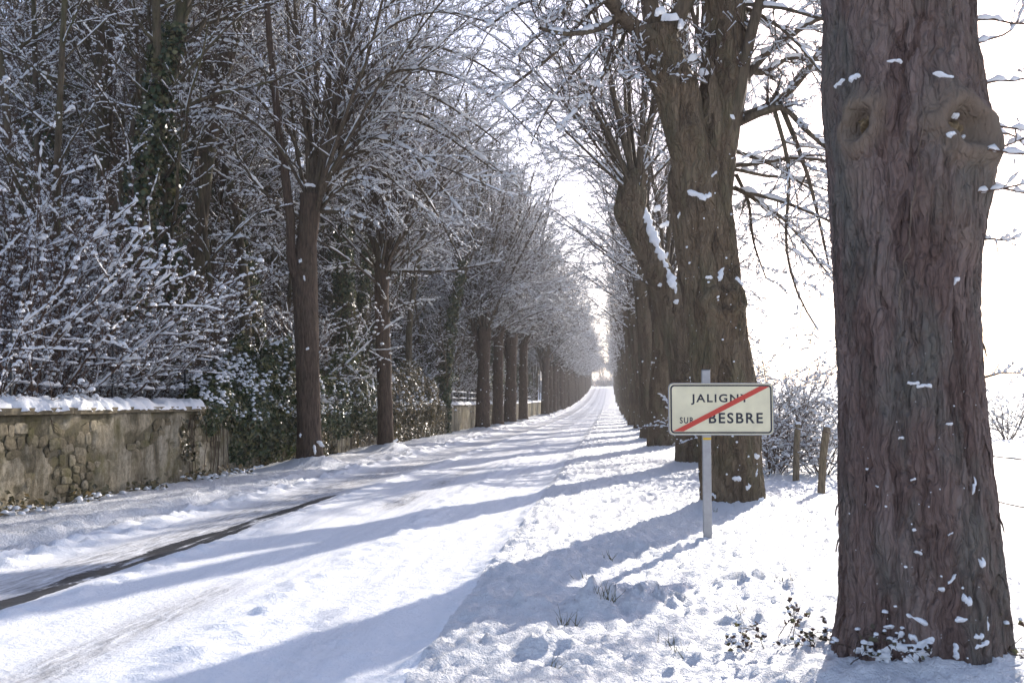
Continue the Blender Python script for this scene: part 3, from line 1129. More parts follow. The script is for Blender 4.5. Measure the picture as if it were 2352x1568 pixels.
CROWN_R = [lime_variant(41, 6.2, [((-0.35, 0, 6.2), 0.30), ((0.5, 0.2, 6.6), 0.26)], 8, 11, (6.0, 9.5), (2.8, 5.2), 12, 6, 4, arch_el=(-0.35, 0.9), **UPK),
           lime_variant(42, 5.4, [((0.2, -0.3, 5.4), 0.32), ((-0.5, 0.4, 6.4), 0.24)], 8, 11, (6.0, 9.5), (2.8, 5.2), 12, 6, 4, arch_el=(-0.35, 0.9), **UPK)]
TRUNK_R = [lime_trunk(41, 6.2, 0.44, (-0.35, 0), [(4.4, 0.5, 0.2, 6.6, 0.26)], 'bark_right', 26, 80),
           lime_trunk(42, 5.4, 0.46, (0.2, -0.3), [(3.8, -0.5, 0.4, 6.4, 0.26)], 'bark_right', 26, 80)]


def trunk_flecks(me, seed, n=70):
    rg = np.random.default_rng(seed)
    co = np.empty(len(me.vertices) * 3)
    no = np.empty(len(me.vertices) * 3)
    me.vertices.foreach_get('co', co)
    me.vertices.foreach_get('normal', no)
    co, no = co.reshape(-1, 3), no.reshape(-1, 3)
    i = rg.choice(np.where((co[:, 2] > .1) & (abs(no[:, 2]) < .6))[0], n)
    return flecks(rg, co[i], no[i], .015 + .055 * rg.uniform(size=n) ** 2.5)


FLECK_L = [trunk_flecks(m, 5 + k, 50) for k, m in enumerate(TRUNK_L)]
FLECK_R = [trunk_flecks(m, 15 + k, 100) for k, m in enumerate(TRUNK_R)]


def crown_at(c, head, rz=0.0, sc=1.0):
    return [(nm, me, tuple(float(v) for v in head), (0, 0, rz), sc) for nm, me in zip(('limbs', 'twigs', 'snow'), CROWN[c])]


def crown_parts(c):
    return [('limbs', c[0]), ('twigs', c[1]), ('snow', c[2])]


def put_crown(root, c, head, rz=0.0, sc=1.0):
    for nm, me, loc, rot, s_ in crown_at(c, head, rz, sc):
        o = link(nm, me, root, loc, rot, s_)
        if nm != 'limbs':
            stuff(o)


HEAD_L = [((.1, 0, 5.35), (-.5, .2, 5.75)), ((0, .1, 5.75), (0, .1, 5.7))]
HEAD_R = [((-.35, 0, 6.15), (.5, .2, 6.55)), ((.2, -.3, 5.35), (-.5, .4, 6.35))]
put_crown(GREAT, 2, GREAT_TOP + np.array([0, 0, .4]), 1.0)


# ------------------------------------------------------------------ right row, second tree: forked, behind the sign
def branch_from(pts, radii, n=9):
    c, r = smooth_path(np.array(pts), np.array(radii), n)
    return c[None], r[None]


def second_tree():
    bx, by = R_POS[1]
    base = np.array([bx, by, gz(bx, by) - 0.10])
    rng = np.random.default_rng(77)

    def L(px, py, dy=0.0):
        return loc_on(px, py, by + dy, base)
    C = [L(1688, 1175), L(1684, 1150), L(1676, 1020), L(1664, 900), L(1638, 700), L(1612, 500), L(1606, 420), L(1612, 360)]
    R = [.44, .425, .425, .435, .395, .42, .44, .36]
    C.insert(0, C[0] - np.array([0, 0, .35]))
    R.insert(0, .46)
    tc = math.atan2(-by, -bx)
    kn = [(tc + 0.25, 3.15, 0.2, 0.09, 0.05), (tc - 0.2, 4.35, 0.14, 0.05, 0.0), (tc + 0.9, 3.2, 0.15, 0.06, 0.03), (tc - 0.9, 2.2, 0.2, 0.04, 0), (tc + 0.5, 5.3, 0.15, 0.05, 0)]
    V, F = trunk(C, R, 190, 120, 0.034, 8.0, 0.06, 5.0, knots=kn, crack=0.9, big=0.06)
    Vs, Fs = [V], [F]

    def addt(pts, rs, nz, nt_, amp, kn=(), sd=0.0):
        V2, F2 = trunk(pts, rs, nz, nt_, amp, 9, 0, sd, closed=True, knots=kn, big=0.10)
        Fs.append(F2 + sum(len(v) for v in Vs))
        Vs.append(V2)
    addt([L(1618, 470), L(1636, 340), L(1660, 200), L(1662, 0), L(1650, -300)], [.36, .34, .32, .30, .22], 90, 44, 0.022, sd=1.0)
    addt([L(1608, 450, -.1), L(1585, 330, -.15), L(1552, 215, -.2), L(1515, 120, -.25), L(1505, 60, -.3)], [.34, .30, .28, .30, .26], 70, 44, 0.022,
         [(tc, .8, .15, .07, .04), (tc + 1, 1.4, .14, .08, 0), (tc - .8, 1.9, .16, .09, 0)], 2.0)
    root = empty('avenue_tree', base)
    tag(root, 'forked tree behind the town sign, knotted left fork and snowy branches to the right', 'tree', 'right row avenue trees')
    link('trunk', mk_mesh('second_trunk', np.concatenate(Vs), np.concatenate(Fs), M['bark_right']), root)
    # limbs
    limbs = []

    def limb(pts, r0, r1):
        P, Rr = branch_from(pts, np.linspace(r0, r1, len(pts)), 12)
        limbs.append((P, Rr, np.array([np.linalg.norm(np.diff(P[0], axis=0), axis=1).sum()])))
    limb([L(1515, 100, -.3), L(1450, 60, -.8), L(1400, 0, -1.2), L(1340, -60, -1.6), L(1270, -90, -1.8)], .13, .05)
    limb([L(1505, 80, -.3), L(1490, 0, -.3), L(1470, -150, -.3), L(1450, -420, -.2)], .15, .05)
    limb([L(1520, 90, -.3), L(1570, 20, -.4), L(1610, -60, -.5), L(1640, -300, -.5)], .14, .05)
    limb([L(1650, 60), L(1700, -20, .2), L(1730, -160, .3), L(1750, -400, .4)], .12, .04)
    limb([L(1660, 330, -.2), L(1690, 250, -.2), L(1712, 130, -.2), L(1745, 0, -.3), L(1790, -150, -.3)], .12, .05)
    limb([L(1690, 275, .1), L(1750, 255, .0), L(1800, 225, -.1), L(1850, 170, -.2), L(1885, 110, -.2)], .085, .03)
    limb([L(1690, 285, .1), L(1740, 262, -.2), L(1800, 240, -.3), L(1850, 300, -.4), L(1905, 345, -.4)], .06, .025)
    limb([L(1790, 232, -.1), L(1830, 330, -.2), L(1855, 400, -.3), L(1885, 520, -.3), L(1905, 620, -.3)], .04, .014)
    limb([L(1775, 240, -.2), L(1815, 380, -.3), L(1810, 470, -.3), L(1800, 560, -.3), L(1830, 680, -.3), L(1880, 760, -.3)], .032, .010)
    limb([L(1705, 190), L(1760, 120, .1), L(1820, 80, .2), L(1880, 40, .2), L(1960, 20, .2)], .06, .025)
    limb([L(1700, 160), L(1760, 170, .3), L(1810, 130, .5), L(1890, 140, .6)], .05, .02)
    limb([L(1690, 400, .3), L(1720, 460, .3), L(1730, 560, .3), L(1760, 640, .3)], .03, .01)
    limb([L(1430, 30, -.9), L(1390, 60, -1.2), L(1350, 75, -1.6), L(1290, 80, -2.0), L(1240, 65, -2.3)], .05, .02)
    limb([L(1420, 30, -.9), L(1400, 130, -1.0), L(1380, 190, -1.2), L(1330, 250, -1.4), L(1280, 300, -1.5)], .03, .012)
    limb([L(1445, 40, -.6), L(1420, 120, -.7), L(1385, 180, -.7), L(1340, 210, -.7)], .028, .010)
    limb([L(1340, -60, -1.6), L(1300, 20, -1.8), L(1240, 80, -2.0), L(1180, 130, -2.0)], .035, .012)
    limb([L(1390, 0, -1.2), L(1340, 40, -1.4), L(1280, 120, -1.6), L(1200, 180, -1.7), L(1130, 230, -1.7)], .035, .012)
    limb([L(1350, -50, -1.5), L(1280, -20, -1.7), L(1190, 10, -1.9), L(1110, 70, -2.0)], .035, .012)
    limb([L(1460, 40, -.6), L(1400, 80, -.2), L(1330, 150, .2), L(1260, 240, .4), L(1220, 330, .5)], .032, .01)
    limb([L(1540, 220, -.2), L(1500, 180, -.5), L(1465, 130, -.8), L(1460, 40, -.9)], .05, .02)
    big = [(P, Rr, l) for P, Rr, l in limbs]
    # higher crown: poles above the frame and boughs hanging back into it
    put_crown(root, 2, L(1650, -290), 0.6, .95)
    put_crown(root, 3, L(1660, -100, .1), 0.2, .8)
    put_crown(root, 3, L(1668, 330, .3), 0.35, .75)
    hb = []
    lv = crown_levels(big + hb, rng, 11, 6, 5, l2=0.36, a2=(0.4, 1.1), droop=-0.05)
    c = crown_meshes('second', lv, rng, 0.020, 9, 0.42, near=True)
    for nm, me in crown_parts(c):
        o = link(nm, me, root)
        if nm != 'limbs':
            stuff(o)
    # snow lodged on the bark
    Vg = V.reshape(190, 120, 3)
    zc = Vg[:, :, 2].mean(1)

    def surf(px, py):
        z = L(px, py)[2]
        ring = Vg[int(np.argmin(abs(zc - z)))]
        cc = (ring + base - np.array([0, 0, CAM_H])) @ RCAM
        sx = 1176 + FPX * cc[:, 0] / -cc[:, 2]
        d = np.where(cc[:, 2] > cc[:, 2].mean(), abs(sx - px), 1e9)
        j = int(np.argmin(d))
        return ring[j], norm(ring[j] - ring.mean(0))
    for k, (px, py, w, h, rl) in enumerate([(1600, 458, .34, .14, -.35), (1625, 475, .14, .22, .2), (1660, 640, .26, .18, .7), (1695, 650, .16, .20, -.5), (1612, 375, .14, .1, 0), (1640, 420, .1, .08, .3),
                                            (1690, 1090, .12, .11, 0), (1640, 1130, .14, .10, -.3), (1720, 1120, .12, .18, .5), (1738, 1090, .06, .16, 0), (1735, 1040, .08, .12, 0), (1745, 1150, .16, .14, 0), (1652, 690, .12, .08, 0), (1626, 640, .10, .08, 0), (1665, 1160, .3, .10, 0), (1715, 1000, .05, .05, 0), (1560, 500, .06, .1, 0)]):
        p, q = surf(px, py)
        put_patch(root, p - q * .012, norm(q + np.array([0, 0, .4])), w * 1.3, h * 1.4, k, rl, .05)
    for k, (px, py, dy, w, h) in enumerate([(1535, 40, -.55, .34, .22), (1515, 30, -.5, .22, .3), (1568, 60, -.5, .2, .26), (1605, 170, -.32, .1, .3), (1590, 135, -.35, .1, .3), (1680, 270, -.25, .3, .16)]):
        put_patch(root, L(px, py, dy), (-.1, -.6, .7), w, h, k + 3, .5 * k, .08)
    P, Q, S = [], [], []
    for _ in range(90):
        p, q = surf(rng.uniform(1560, 1745), rng.uniform(420, 1165))
        P.append(p), Q.append(q), S.append(.006 + .022 * rng.uniform() ** 2.5)
    stuff(link('snow_flecks', flecks(rng, P, Q, S), root))


second_tree()


def third_tree():
    bx, by = R_POS[2]
    base = np.array([bx, by, gz(bx, by) - 0.10])
    rng = np.random.default_rng(78)

    def L(px, py, dy=0.0):
        return loc_on(px, py, by + dy, base)
    C = [L(1598, 1100), L(1596, 1060), L(1590, 950), L(1580, 850), L(1560, 760), L(1535, 680)]
    R = [.46, .43, .40, .40, .40, .38]
    Vs, Fs = [], []

    def addt(pts, rs, nz, nt_, amp, fl=0.0, kn=(), sd=0.0):
        V2, F2 = trunk(pts, rs, nz, nt_, amp, 8, fl, sd, closed=True, knots=kn, big=0.10)
        Fs.append(F2 + sum(len(v) for v in Vs))
        Vs.append(V2)
    addt(C, R, 90, 34, 0.03, .08, [(4.6, 2.3, .2, .1, .05)], 3)
    addt([L(1552, 720), L(1520, 640, -.1), L(1482, 560, -.2), L(1450, 480, -.3), L(1452, 430, -.3), L(1470, 395, -.3)], [.34, .32, .30, .31, .30, .2], 70, 40, 0.035, 0,
         [(4.4, 1.0, .16, .1, .05), (3.4, 2.2, .2, .1, 0), (5.2, 2.6, .2, .1, 0)], 4)
    addt([L(1575, 760, .2), L(1585, 620, .3), L(1596, 450, .4), L(1600, 300, .5)], [.32, .28, .24, .22], 60, 26, 0.03, 0, (), 5)
    root = empty('avenue_tree', base)
    tag(root, 'tree whose knotted stem leans left over the road, snow along its upper side', 'tree', 'right row avenue trees')
    link('trunk', mk_mesh('third_trunk', np.concatenate(Vs), np.concatenate(Fs), M['bark_right']), root)
    put_crown(root, 2, L(1462, 410, -.3), 2.2, .85)
    put_crown(root, 1, L(1462, 410, -.3), 3.0, .9)
    put_crown(root, 2, L(1600, 310, .5), 0.4, .95)
    pth = np.array([L(px, py, dy) for px, py, dy in ((1478, 475, -.42), (1492, 520, -.45), (1506, 560, -.45), (1524, 600, -.42), (1540, 640, -.40), (1556, 672, -.38))])
    cs, rs_ = smooth_path(pth, np.array([.05, .09, .10, .12, .10, .04]), 40)
    rs_ = rs_ * np.clip(.8 + 1.0 * fbm(np.arange(40) * .45, 0.5, 1.5, 3), .1, 1.5)
    V1, F1 = tubes([(cs[None] + rng.normal(size=(1, 40, 3)) * .022, np.maximum(rs_, .015)[None], 9)])
    link('snow_ridge', mk_mesh('snow_ridge', V1, F1, M['snow_patch']), root)
    for k, (px, py, dy, w, h, rl) in enumerate([(1480, 500, -.45, .2, .45, -.5), (1500, 545, -.45, .22, .5, -.5), (1520, 595, -.4, .26, .55, -.45), (1540, 640, -.4, .24, .5, -.4), (1508, 480, -.2, .25, .35, .2), (1525, 520, -.2, .3, .3, 0), (1550, 690, -.42, .14, .2, 0), (1515, 655, -.5, .12, .1, 0)]):
        put_patch(root, L(px, py, dy), (.35, -.75, .5), w, h, k, rl, .09)


third_tree()

rgt_labels = {3: 'fourth tree of the right row, its left edge just clear of the tree before it'}
rng0 = np.random.default_rng(12)
for k in range(3, len(R_POS)):
    x, y = R_POS[k]
    v = k % 2
    z = gz(x, y) if k < 14 else float(zbase(x, y))
    if k < 14:
        lab = 'snow-flecked trunk, %s tree of the right row counting from the great trunk' % ORD[k]
    else:
        lab = 'far slender tree of the right row near the road crest'
    add_tree('avenue_tree', (x, y, z - 0.05), [('trunk', TRUNK_R[v]), ('snow_flecks', FLECK_R[v])] + crown_at(2, HEAD_R[v][0], rng0.uniform(0, 6.28)) + crown_at(3, HEAD_R[v][1 - v], rng0.uniform(-.4, .4), .95) + (crown_at(1, HEAD_R[v][1], PI + rng0.uniform(-.4, .4), 1.0) if k % 2 == 0 and k < 9 else []), lab, 'tree', 'right row avenue trees' if k < 14 else 'far trees of the right row', rng0.uniform(-.5, .5), float(rng0.uniform(0.92, 1.1)))


# ------------------------------------------------------------------ left row: first tree with its umbrella of arching boughs
def left_first():
    bx, by = L_POS[1]
    base = np.array([bx, by, gz(bx, by) - 0.10])
    rng = np.random.default_rng(91)

    def L(px, py, dy=0.0):
        return loc_on(px, py, by + dy, base)
    Vs, Fs = [], []

    def addt(pts, rs, nz, nt_, amp, fl=0.0, kn=(), sd=0.0):
        V2, F2 = trunk(pts, rs, nz, nt_, amp, 9, fl, sd, closed=True, knots=kn, big=0.07)
        Fs.append(F2 + sum(len(v) for v in Vs))
        Vs.append(V2)
    addt([L(712, 1080), L(711, 1040), L(708, 900), L(704, 750), L(700, 640), L(704, 560), L(712, 490), L(716, 445)], [.29, .26, .25, .25, .27, .205, .22, .25], 150, 44, 0.020, .09,
         [(4.9, 4.3, .12, .05, .03), (4.3, 3.8, .12, .04, 0), (5.4, 3.2, .1, .03, 0)], 6)
    addt([L(694, 655), L(678, 618, -.15), L(668, 590, -.2), L(667, 500, -.2), L(655, 400, -.2), L(640, 290, -.2), L(620, 100, -.2), L(605, -120, -.2)], [.16, .14, .10, .10, .095, .085, .07, .05], 80, 14, 0.008, 0, (), 7)
    root = empty('avenue_tree', base)
    tag(root, 'pollarded tree before the ivy, umbrella of arching snowy boughs, second upright stem at its left', 'tree', 'left row avenue trees')
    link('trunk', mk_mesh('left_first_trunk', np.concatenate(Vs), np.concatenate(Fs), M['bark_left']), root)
    limbs = []

    def limb(pts, r0, r1):
        P, Rr = branch_from(pts, np.linspace(r0, r1, len(pts)), 12)
        limbs.append((P, Rr, np.array([np.linalg.norm(np.diff(P[0], axis=0), axis=1).sum()])))
    # upright poles
    limb([L(722, 455), L(742, 380), L(752, 200), L(770, 60), L(790, -150)], .105, .04)
    limb([L(735, 450, -.1), L(755, 370, -.15), L(768, 250, -.2), L(800, 60, -.2), L(850, -120, -.2)], .095, .04)
    limb([L(712, 450, .1), L(706, 330, .2), L(690, 150, .2), L(670, -60, .2)], .07, .03)
    limb([L(720, 450, .1), L(728, 300, .3), L(725, 120, .3), L(720, -100, .3)], .075, .03)
    limb([L(705, 460, .1), L(680, 350, .3), L(665, 200, .4), L(660, 0, .4)], .05, .02)
    # arching boughs to the right
    arch = [([(745, 430), (800, 330), (870, 300), (950, 350), (1020, 440), (1080, 510)], .05), ([(748, 425), (800, 345), (880, 345), (960, 420), (1010, 500), (1060, 600)], .045),
            ([(745, 440), (790, 390), (850, 375), (900, 410), (960, 470), (1030, 520)], .04), ([(742, 470), (775, 440), (820, 405), (860, 420), (900, 500)], .035),
            ([(755, 380), (800, 250), (880, 190), (960, 200), (1060, 260), (1150, 330)], .05), ([(760, 350), (810, 190), (900, 110), (1000, 100), (1100, 140), (1200, 220)], .05),
            ([(755, 300), (820, 120), (920, 40), (1030, 20), (1140, 60)], .045), ([(755, 360), (830, 270), (920, 260), (1010, 300), (1120, 380), (1190, 430)], .042),
            ([(760, 300), (830, 200), (930, 150), (1050, 170), (1160, 240), (1230, 320)], .042), ([(755, 250), (840, 60), (950, -40), (1080, -60)], .045), ([(745, 420), (830, 310), (900, 320), (980, 370), (1060, 400), (1150, 440)], .036),
            ([(750, 400), (810, 300), (900, 240), (1000, 270), (1090, 350), (1170, 410)], .036), ([(745, 440), (790, 400), (860, 430), (930, 520)], .03)]
    for i, (pp, r) in enumerate(arch):
        dy = rng.uniform(-2.2, 1.6)
        limb([L(px, py, dy * (j / (len(pp) - 1))) for j, (px, py) in enumerate(pp)], r, r * .3)
    limb([L(738, 485), L(790, 488, -.3), L(840, 505, -.6), L(870, 520, -.8)], .055, .025)
    # boughs to the left
    for pp, r in (([(690, 500), (640, 470), (590, 430), (530, 330), (490, 260), (450, 180)], .045), ([(680, 620), (640, 580), (590, 555), (540, 540), (490, 542)], .035), ([(640, 290), (600, 230), (560, 200), (500, 190), (420, 200)], .035),
                  ([(650, 380), (610, 330), (560, 320), (500, 350)], .03), ([(700, 440), (640, 330), (560, 260), (470, 240), (400, 260)], .04), ([(690, 360), (600, 150), (520, 60), (420, 20)], .04), ([(640, 200), (570, 110), (500, 90), (440, 110)], .03), ([(680, 620), (640, 640), (600, 600), (560, 590)], .025)):
        dy = rng.uniform(-2.2, .6)
        limb([L(px, py, dy * (j / (len(pp) - 1))) for j, (px, py) in enumerate(pp)], r, r * .35)
    put_crown(root, 1, L(725, 430), 0.1, 1.0)
    lv = crown_levels(limbs, rng, 15, 6, 4, l2=.29, a2=(.35, .95), droop=-.02)
    c = crown_meshes('left_first', lv, rng, 0.022, 8, 0.40, near=False)
    for nm, me in crown_parts(c):
        o = link(nm, me, root)
        if nm != 'limbs':
            stuff(o)
    for k, (px, py, dy, w, h) in enumerate([(712, 425, -.3, .36, .16), (690, 605, -.26, .12, .34), (700, 640, -.28, .1, .3), (704, 800, -.26, .1, .1), (690, 1000, -.3, .1, .12), (742, 1020, -.22, .16, .3), (720, 1035, -.3, .3, .14)]):
        put_patch(root, L(px, py, dy), (.1, -.8, .5), w, h, k, .3 * k, .05)


left_first()


def left_second():
    bx, by = L_POS[2]
    base = np.array([bx, by, gz(bx, by) - 0.10])
    rng = np.random.default_rng(93)

    def L(px, py, dy=0.0):
        return loc_on(px, py, by + dy, base)
    V, F = trunk([L(886, 1050), L(886, 1018), L(884, 900), L(880, 780), L(876, 680), L(880, 600)], [.25, .225, .21, .21, .20, .21], 100, 30, 0.018, 9, .08, 8, closed=True,
                 knots=[(4.6, 3.1, .12, .05, .03), (4.4, 2.0, .12, .04, 0), (5.2, 4.0, .12, .05, 0)], big=.08)
    root = empty('avenue_tree', base)
    tag(root, 'slimmer pollarded tree right of the umbrella-shaped tree, a long bare bough reaching right', 'tree', 'left row avenue trees')
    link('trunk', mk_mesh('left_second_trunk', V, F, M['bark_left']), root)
    limbs = []

    def limb(pts, r0, r1):
        P, Rr = branch_from(pts, np.linspace(r0, r1, len(pts)), 12)
        limbs.append((P, Rr, np.array([np.linalg.norm(np.diff(P[0], axis=0), axis=1).sum()])))
    limb([L(892, 625), L(950, 622, -.5), L(1020, 625, -1), L(1090, 612, -1.4), L(1150, 600, -1.8)], .05, .018)
    limb([L(870, 640), L(820, 615, -.3), L(770, 615, -.5), L(740, 625, -.6)], .035, .012)
    limb([L(890, 720), L(930, 700, -.4), L(970, 690, -.6), L(1000, 690, -.8)], .03, .01)
    limb([L(876, 600), L(868, 500), L(850, 350), L(845, 150)], .07, .03)
    limb([L(884, 600), L(910, 480), L(930, 330), L(940, 100)], .07, .03)
    limb([L(890, 610), L(940, 500, .2), L(980, 380, .3), L(1010, 200, .3)], .055, .02)
    limb([L(880, 600), L(890, 480, .3), L(885, 300, .4), L(890, 80, .4)], .06, .02)
    limb([L(890, 740), L(905, 680, -.2), L(935, 640, -.2), L(940, 560, -.2), L(945, 460, -.2)], .03, .012)
    put_crown(root, 0, L(880, 605), 5.2, 1.0)
    put_crown(root, 1, L(880, 590), 0.2, 1.0)
    lv = crown_levels(limbs, rng, 10, 5, 3)
    c = crown_meshes('left_second', lv, rng, 0.021)
    for nm, me in crown_parts(c):
        o = link(nm, me, root)
        if nm != 'limbs':
            stuff(o)
    for k, (px, py, dy, w, h) in enumerate([(878, 610, -.22, .2, .3), (890, 640, -.2, .16, .16), (870, 850, -.22, .1, .1), (905, 1010, -.2, .2, .2), (896, 770, -.2, .1, .12)]):
        put_patch(root, L(px, py, dy), (.1, -.8, .5), w, h, k, .3 * k, .05)


left_second()

lab_l = {0: 'tree whose snowy boughs hang into the upper left corner, its trunk out of frame'}
for k in range(len(L_POS)):
    if k in (1, 2):
        continue
    x, y = L_POS[k]
    v = (k + 1) % 2
    z = gz(x, y) if k < 12 else float(zbase(x, y))
    if k in lab_l:
        lab = lab_l[k]
    elif k < 14:
        lab = 'pollarded trunk at the wall foot, %s after the gap in the left row' % ORD[k - 3]
    else:
        lab = 'far slim tree of the left row towards the road crest'
    add_tree('avenue_tree', (x, y, z - 0.05), [('trunk', TRUNK_L[v]), ('snow_flecks', FLECK_L[v])] + crown_at(0, HEAD_L[v][0], rng0.uniform(0, 6.28), 1.2 if k else .75) + (crown_at(0, HEAD_L[v][1], rng0.uniform(0, 6.28), 1.05) + (crown_at(1, HEAD_L[v][1], rng0.uniform(-.4, .4), 1.1) if k < 8 else []) if k else []), lab, 'tree', 'left row avenue trees' if k < 14 else 'far trees of the left row', 0.4 if k == 3 else rng0.uniform(-.4, .4), float(rng0.uniform(0.92, 1.1)) if k else 1.0)
#==WOOD==

# ------------------------------------------------------------------ leaves
def leaf_cloud(pts, nrms, rng, s0, s1, jit=0.6):
    N = len(pts)
    q = norm(nrms + rng.normal(size=(N, 3)) * jit)
    x = norm(np.cross(q, rng.normal(size=(N, 3))))
    y = np.cross(q, x)
    s = rng.uniform(s0, s1, (N, 1))
    V = np.stack([pts - y * s * .55, pts + x * s * .5 + q * s * .12, pts + y * s * .65, pts - x * s * .5 + q * s * .12], 1)
    F = np.arange(N * 4).reshape(N, 4)
    return V.reshape(-1, 3), F


def lumps(pts, rng, s0, s1, flat=0.65, size=None):
    """rounded snow lumps, each an eight-sided dome"""
    Vs, Fs, n = [], [], 0
    prof = [(1.0, -0.3), (0.85, 0.6), (0.15, 1.0)]
    k = 6
    N = len(pts)
    s = rng.uniform(s0, s1, N) * (1 if size is None else size)
    th = np.arange(k) / k * 2 * PI
    off = rng.uniform(0, 6.3, N)
    rings = []
    for (r, h) in prof:
        jr = rng.uniform(0.72, 1.25, (N, k)) * r * s[:, None]
        a = th[None] + off[:, None]
        rings.append(np.stack([pts[:, :1] + np.cos(a) * jr, pts[:, 1:2] + np.sin(a) * jr, pts[:, 2:3] + (h * flat * s)[:, None] * rng.uniform(.85, 1.15, (N, k))], -1))
    V = np.stack(rings, 1)
    idx = np.arange(N * 3 * k).reshape(N, 3, k)
    a = idx[:, :-1]
    b = np.roll(a, -1, 2)
    d = idx[:, 1:]
    c = np.roll(d, -1, 2)
    F = np.stack([a, b, c, d], -1).reshape(-1, 4)
    return V.reshape(-1, 3), F


def clump_snow(name, lv, rng, thick, gap, nl):
    """ridges on the main shoots and rounded clumps caught in the twigs"""
    V1, F1 = snow_tubes([(P, R, 6, thick * .75, 5) for P, R in lv['p']] + [(P, R, 4, thick * .62, 3) for P, R in lv['b']], rng, relR=.3, gap=.36)
    pts = []
    for key, w in (('b', .3), ('t', .7)):
        A = np.concatenate([P.reshape(-1, 3) for P, R in lv[key]])
        pts.append(A[rng.choice(len(A), int(nl * w))])
    pts = np.concatenate(pts) + np.array([0, 0, .008])
    s_ = thick * (.45 + 1.25 * rng.uniform(size=len(pts)) ** 2.2)
    V2, F2 = lumps(pts, rng, .8, 1.2, .8, s_)
    return mk_mesh(name, np.concatenate([V1, V2]), np.concatenate([F1, F2 + len(V1)]), M['snow_branch'])


# ------------------------------------------------------------------ the wood behind the wall
def wood_variant(seed, h, r, n1=22, low=0.28, ivy=0.0, lean=0.0, n2=9, n3=5, n4=4, thick=0.017, l1=(1.6, 3.6)):
    rng = np.random.default_rng(seed)
    C = [(0, 0, -0.6)]
    p = np.array([0, 0, 0.0])
    d = np.array([lean, 0, 1.0])
    Rr = [r * 1.15]
    m = 9
    for i in range(m):
        d = norm(d + rng.normal(size=3) * np.array([.035, .035, 0]))
        p = p + d * h / m
        C.append(p.copy())
        Rr.append(r * (1 - .78 * (i + 1) / m))
    V, F = trunk(C, Rr, 46, 12, 0.016, 8, 0.05, seed, closed=True, big=.07)
    tr = mk_mesh('wood_trunk%d' % seed, V, F, M['bark_wood'])
    c, rr = smooth_path(C, Rr, 24)
    p, d, l, q = spawn(c[None], rr[None], np.array([1.0]), n1, low, 0.98, 0.7, 1.3, 1.0, .42, rng, 0, .1, .02)
    l = rng.uniform(*l1, n1) * (1.15 - .35 * np.linspace(0, 1, n1))
    P, R = grow(p, d, l, np.minimum(q, .055), 9, .10, .06, .03, rng, .25)
    lv = crown_levels([(P, R, l)], rng, n2, n3, n4, l2=.36, l3=.45, l4=.55)
    limbs, twigs, _ = crown_meshes('wood%d' % seed, lv, rng, thick, 5, .47, limb_mat='bark_wood')
    bpy.data.meshes.remove(_)
    snow = clump_snow('wood_snow', lv, rng, thick * 1.15, .45, 1300)
    parts = [('trunk', tr), ('limbs', limbs), ('twigs', twigs), ('snow', snow)]
    if ivy:
        n = int(2600 * ivy)
        z = rng.uniform(0, 1, n) ** 1.3 * h * .55
        a = rng.uniform(0, 6.283, n)
        i = np.clip((z / h * 23).astype(int), 0, 23)
        rad_ = rr[i] + rng.uniform(.01, .16, n)
        nrm = np.stack([np.cos(a), np.sin(a), 0 * a + .2], 1)
        V, F = leaf_cloud(c[i] * np.array([1, 1, 0]) + np.stack([np.cos(a) * rad_, np.sin(a) * rad_, z], 1), nrm, rng, .06, .12)
        parts.append(('ivy_leaves', mk_mesh('wood_ivy%d' % seed, V, F, M['ivy'])))
    return parts


def shrub_variant(seed, h, n0=11, n2=9, n3=6, n4=3, thick=0.028, spread=(0.6, 1.35), r=.022, twig='twig', gap=.44, drp=-.05, nlump=1900):
    rng = np.random.default_rng(seed)
    d = dirs(rng, n0, *spread)
    p0 = d * np.array([.12, .12, 0]) + np.array([0, 0, -.1])
    l = rng.uniform(.7, 1.1, n0) * h
    P, R = grow(p0, d, l, r * rng.uniform(.7, 1.3, n0), 10, .10, .03, drp, rng, .25)
    lv = crown_levels([(P, R, l)], rng, n2, n3, n4, l2=.36, l3=.45, l4=.55, a2=(.5, 1.2), t2=.1)
    limbs, twigs, _ = crown_meshes('shrub%d' % seed, lv, rng, thick, 5, gap, twig_mat=twig, limb_mat='twig')
    bpy.data.meshes.remove(_)
    snow = clump_snow('shrub_snow', lv, rng, thick, gap, nlump)
    return [('stems', limbs), ('twigs', twigs), ('snow', snow)]


WOOD = [wood_variant(61, 15, .22, 30, .36, .0), wood_variant(62, 13, .14, 28, .15, 1.6, .05), wood_variant(63, 16, .27, 30, .42, 2.6), wood_variant(64, 12, .09, 22, .12, .0, -.06)]
SHRUB = [shrub_variant(71, 4.4, 15, 12, 6, 4), shrub_variant(72, 3.0, 16, 11, 6, 4), shrub_variant(73, 2.4, 16, 9, 6, 3, thick=.022, spread=(.5, 1.45), r=.014)]

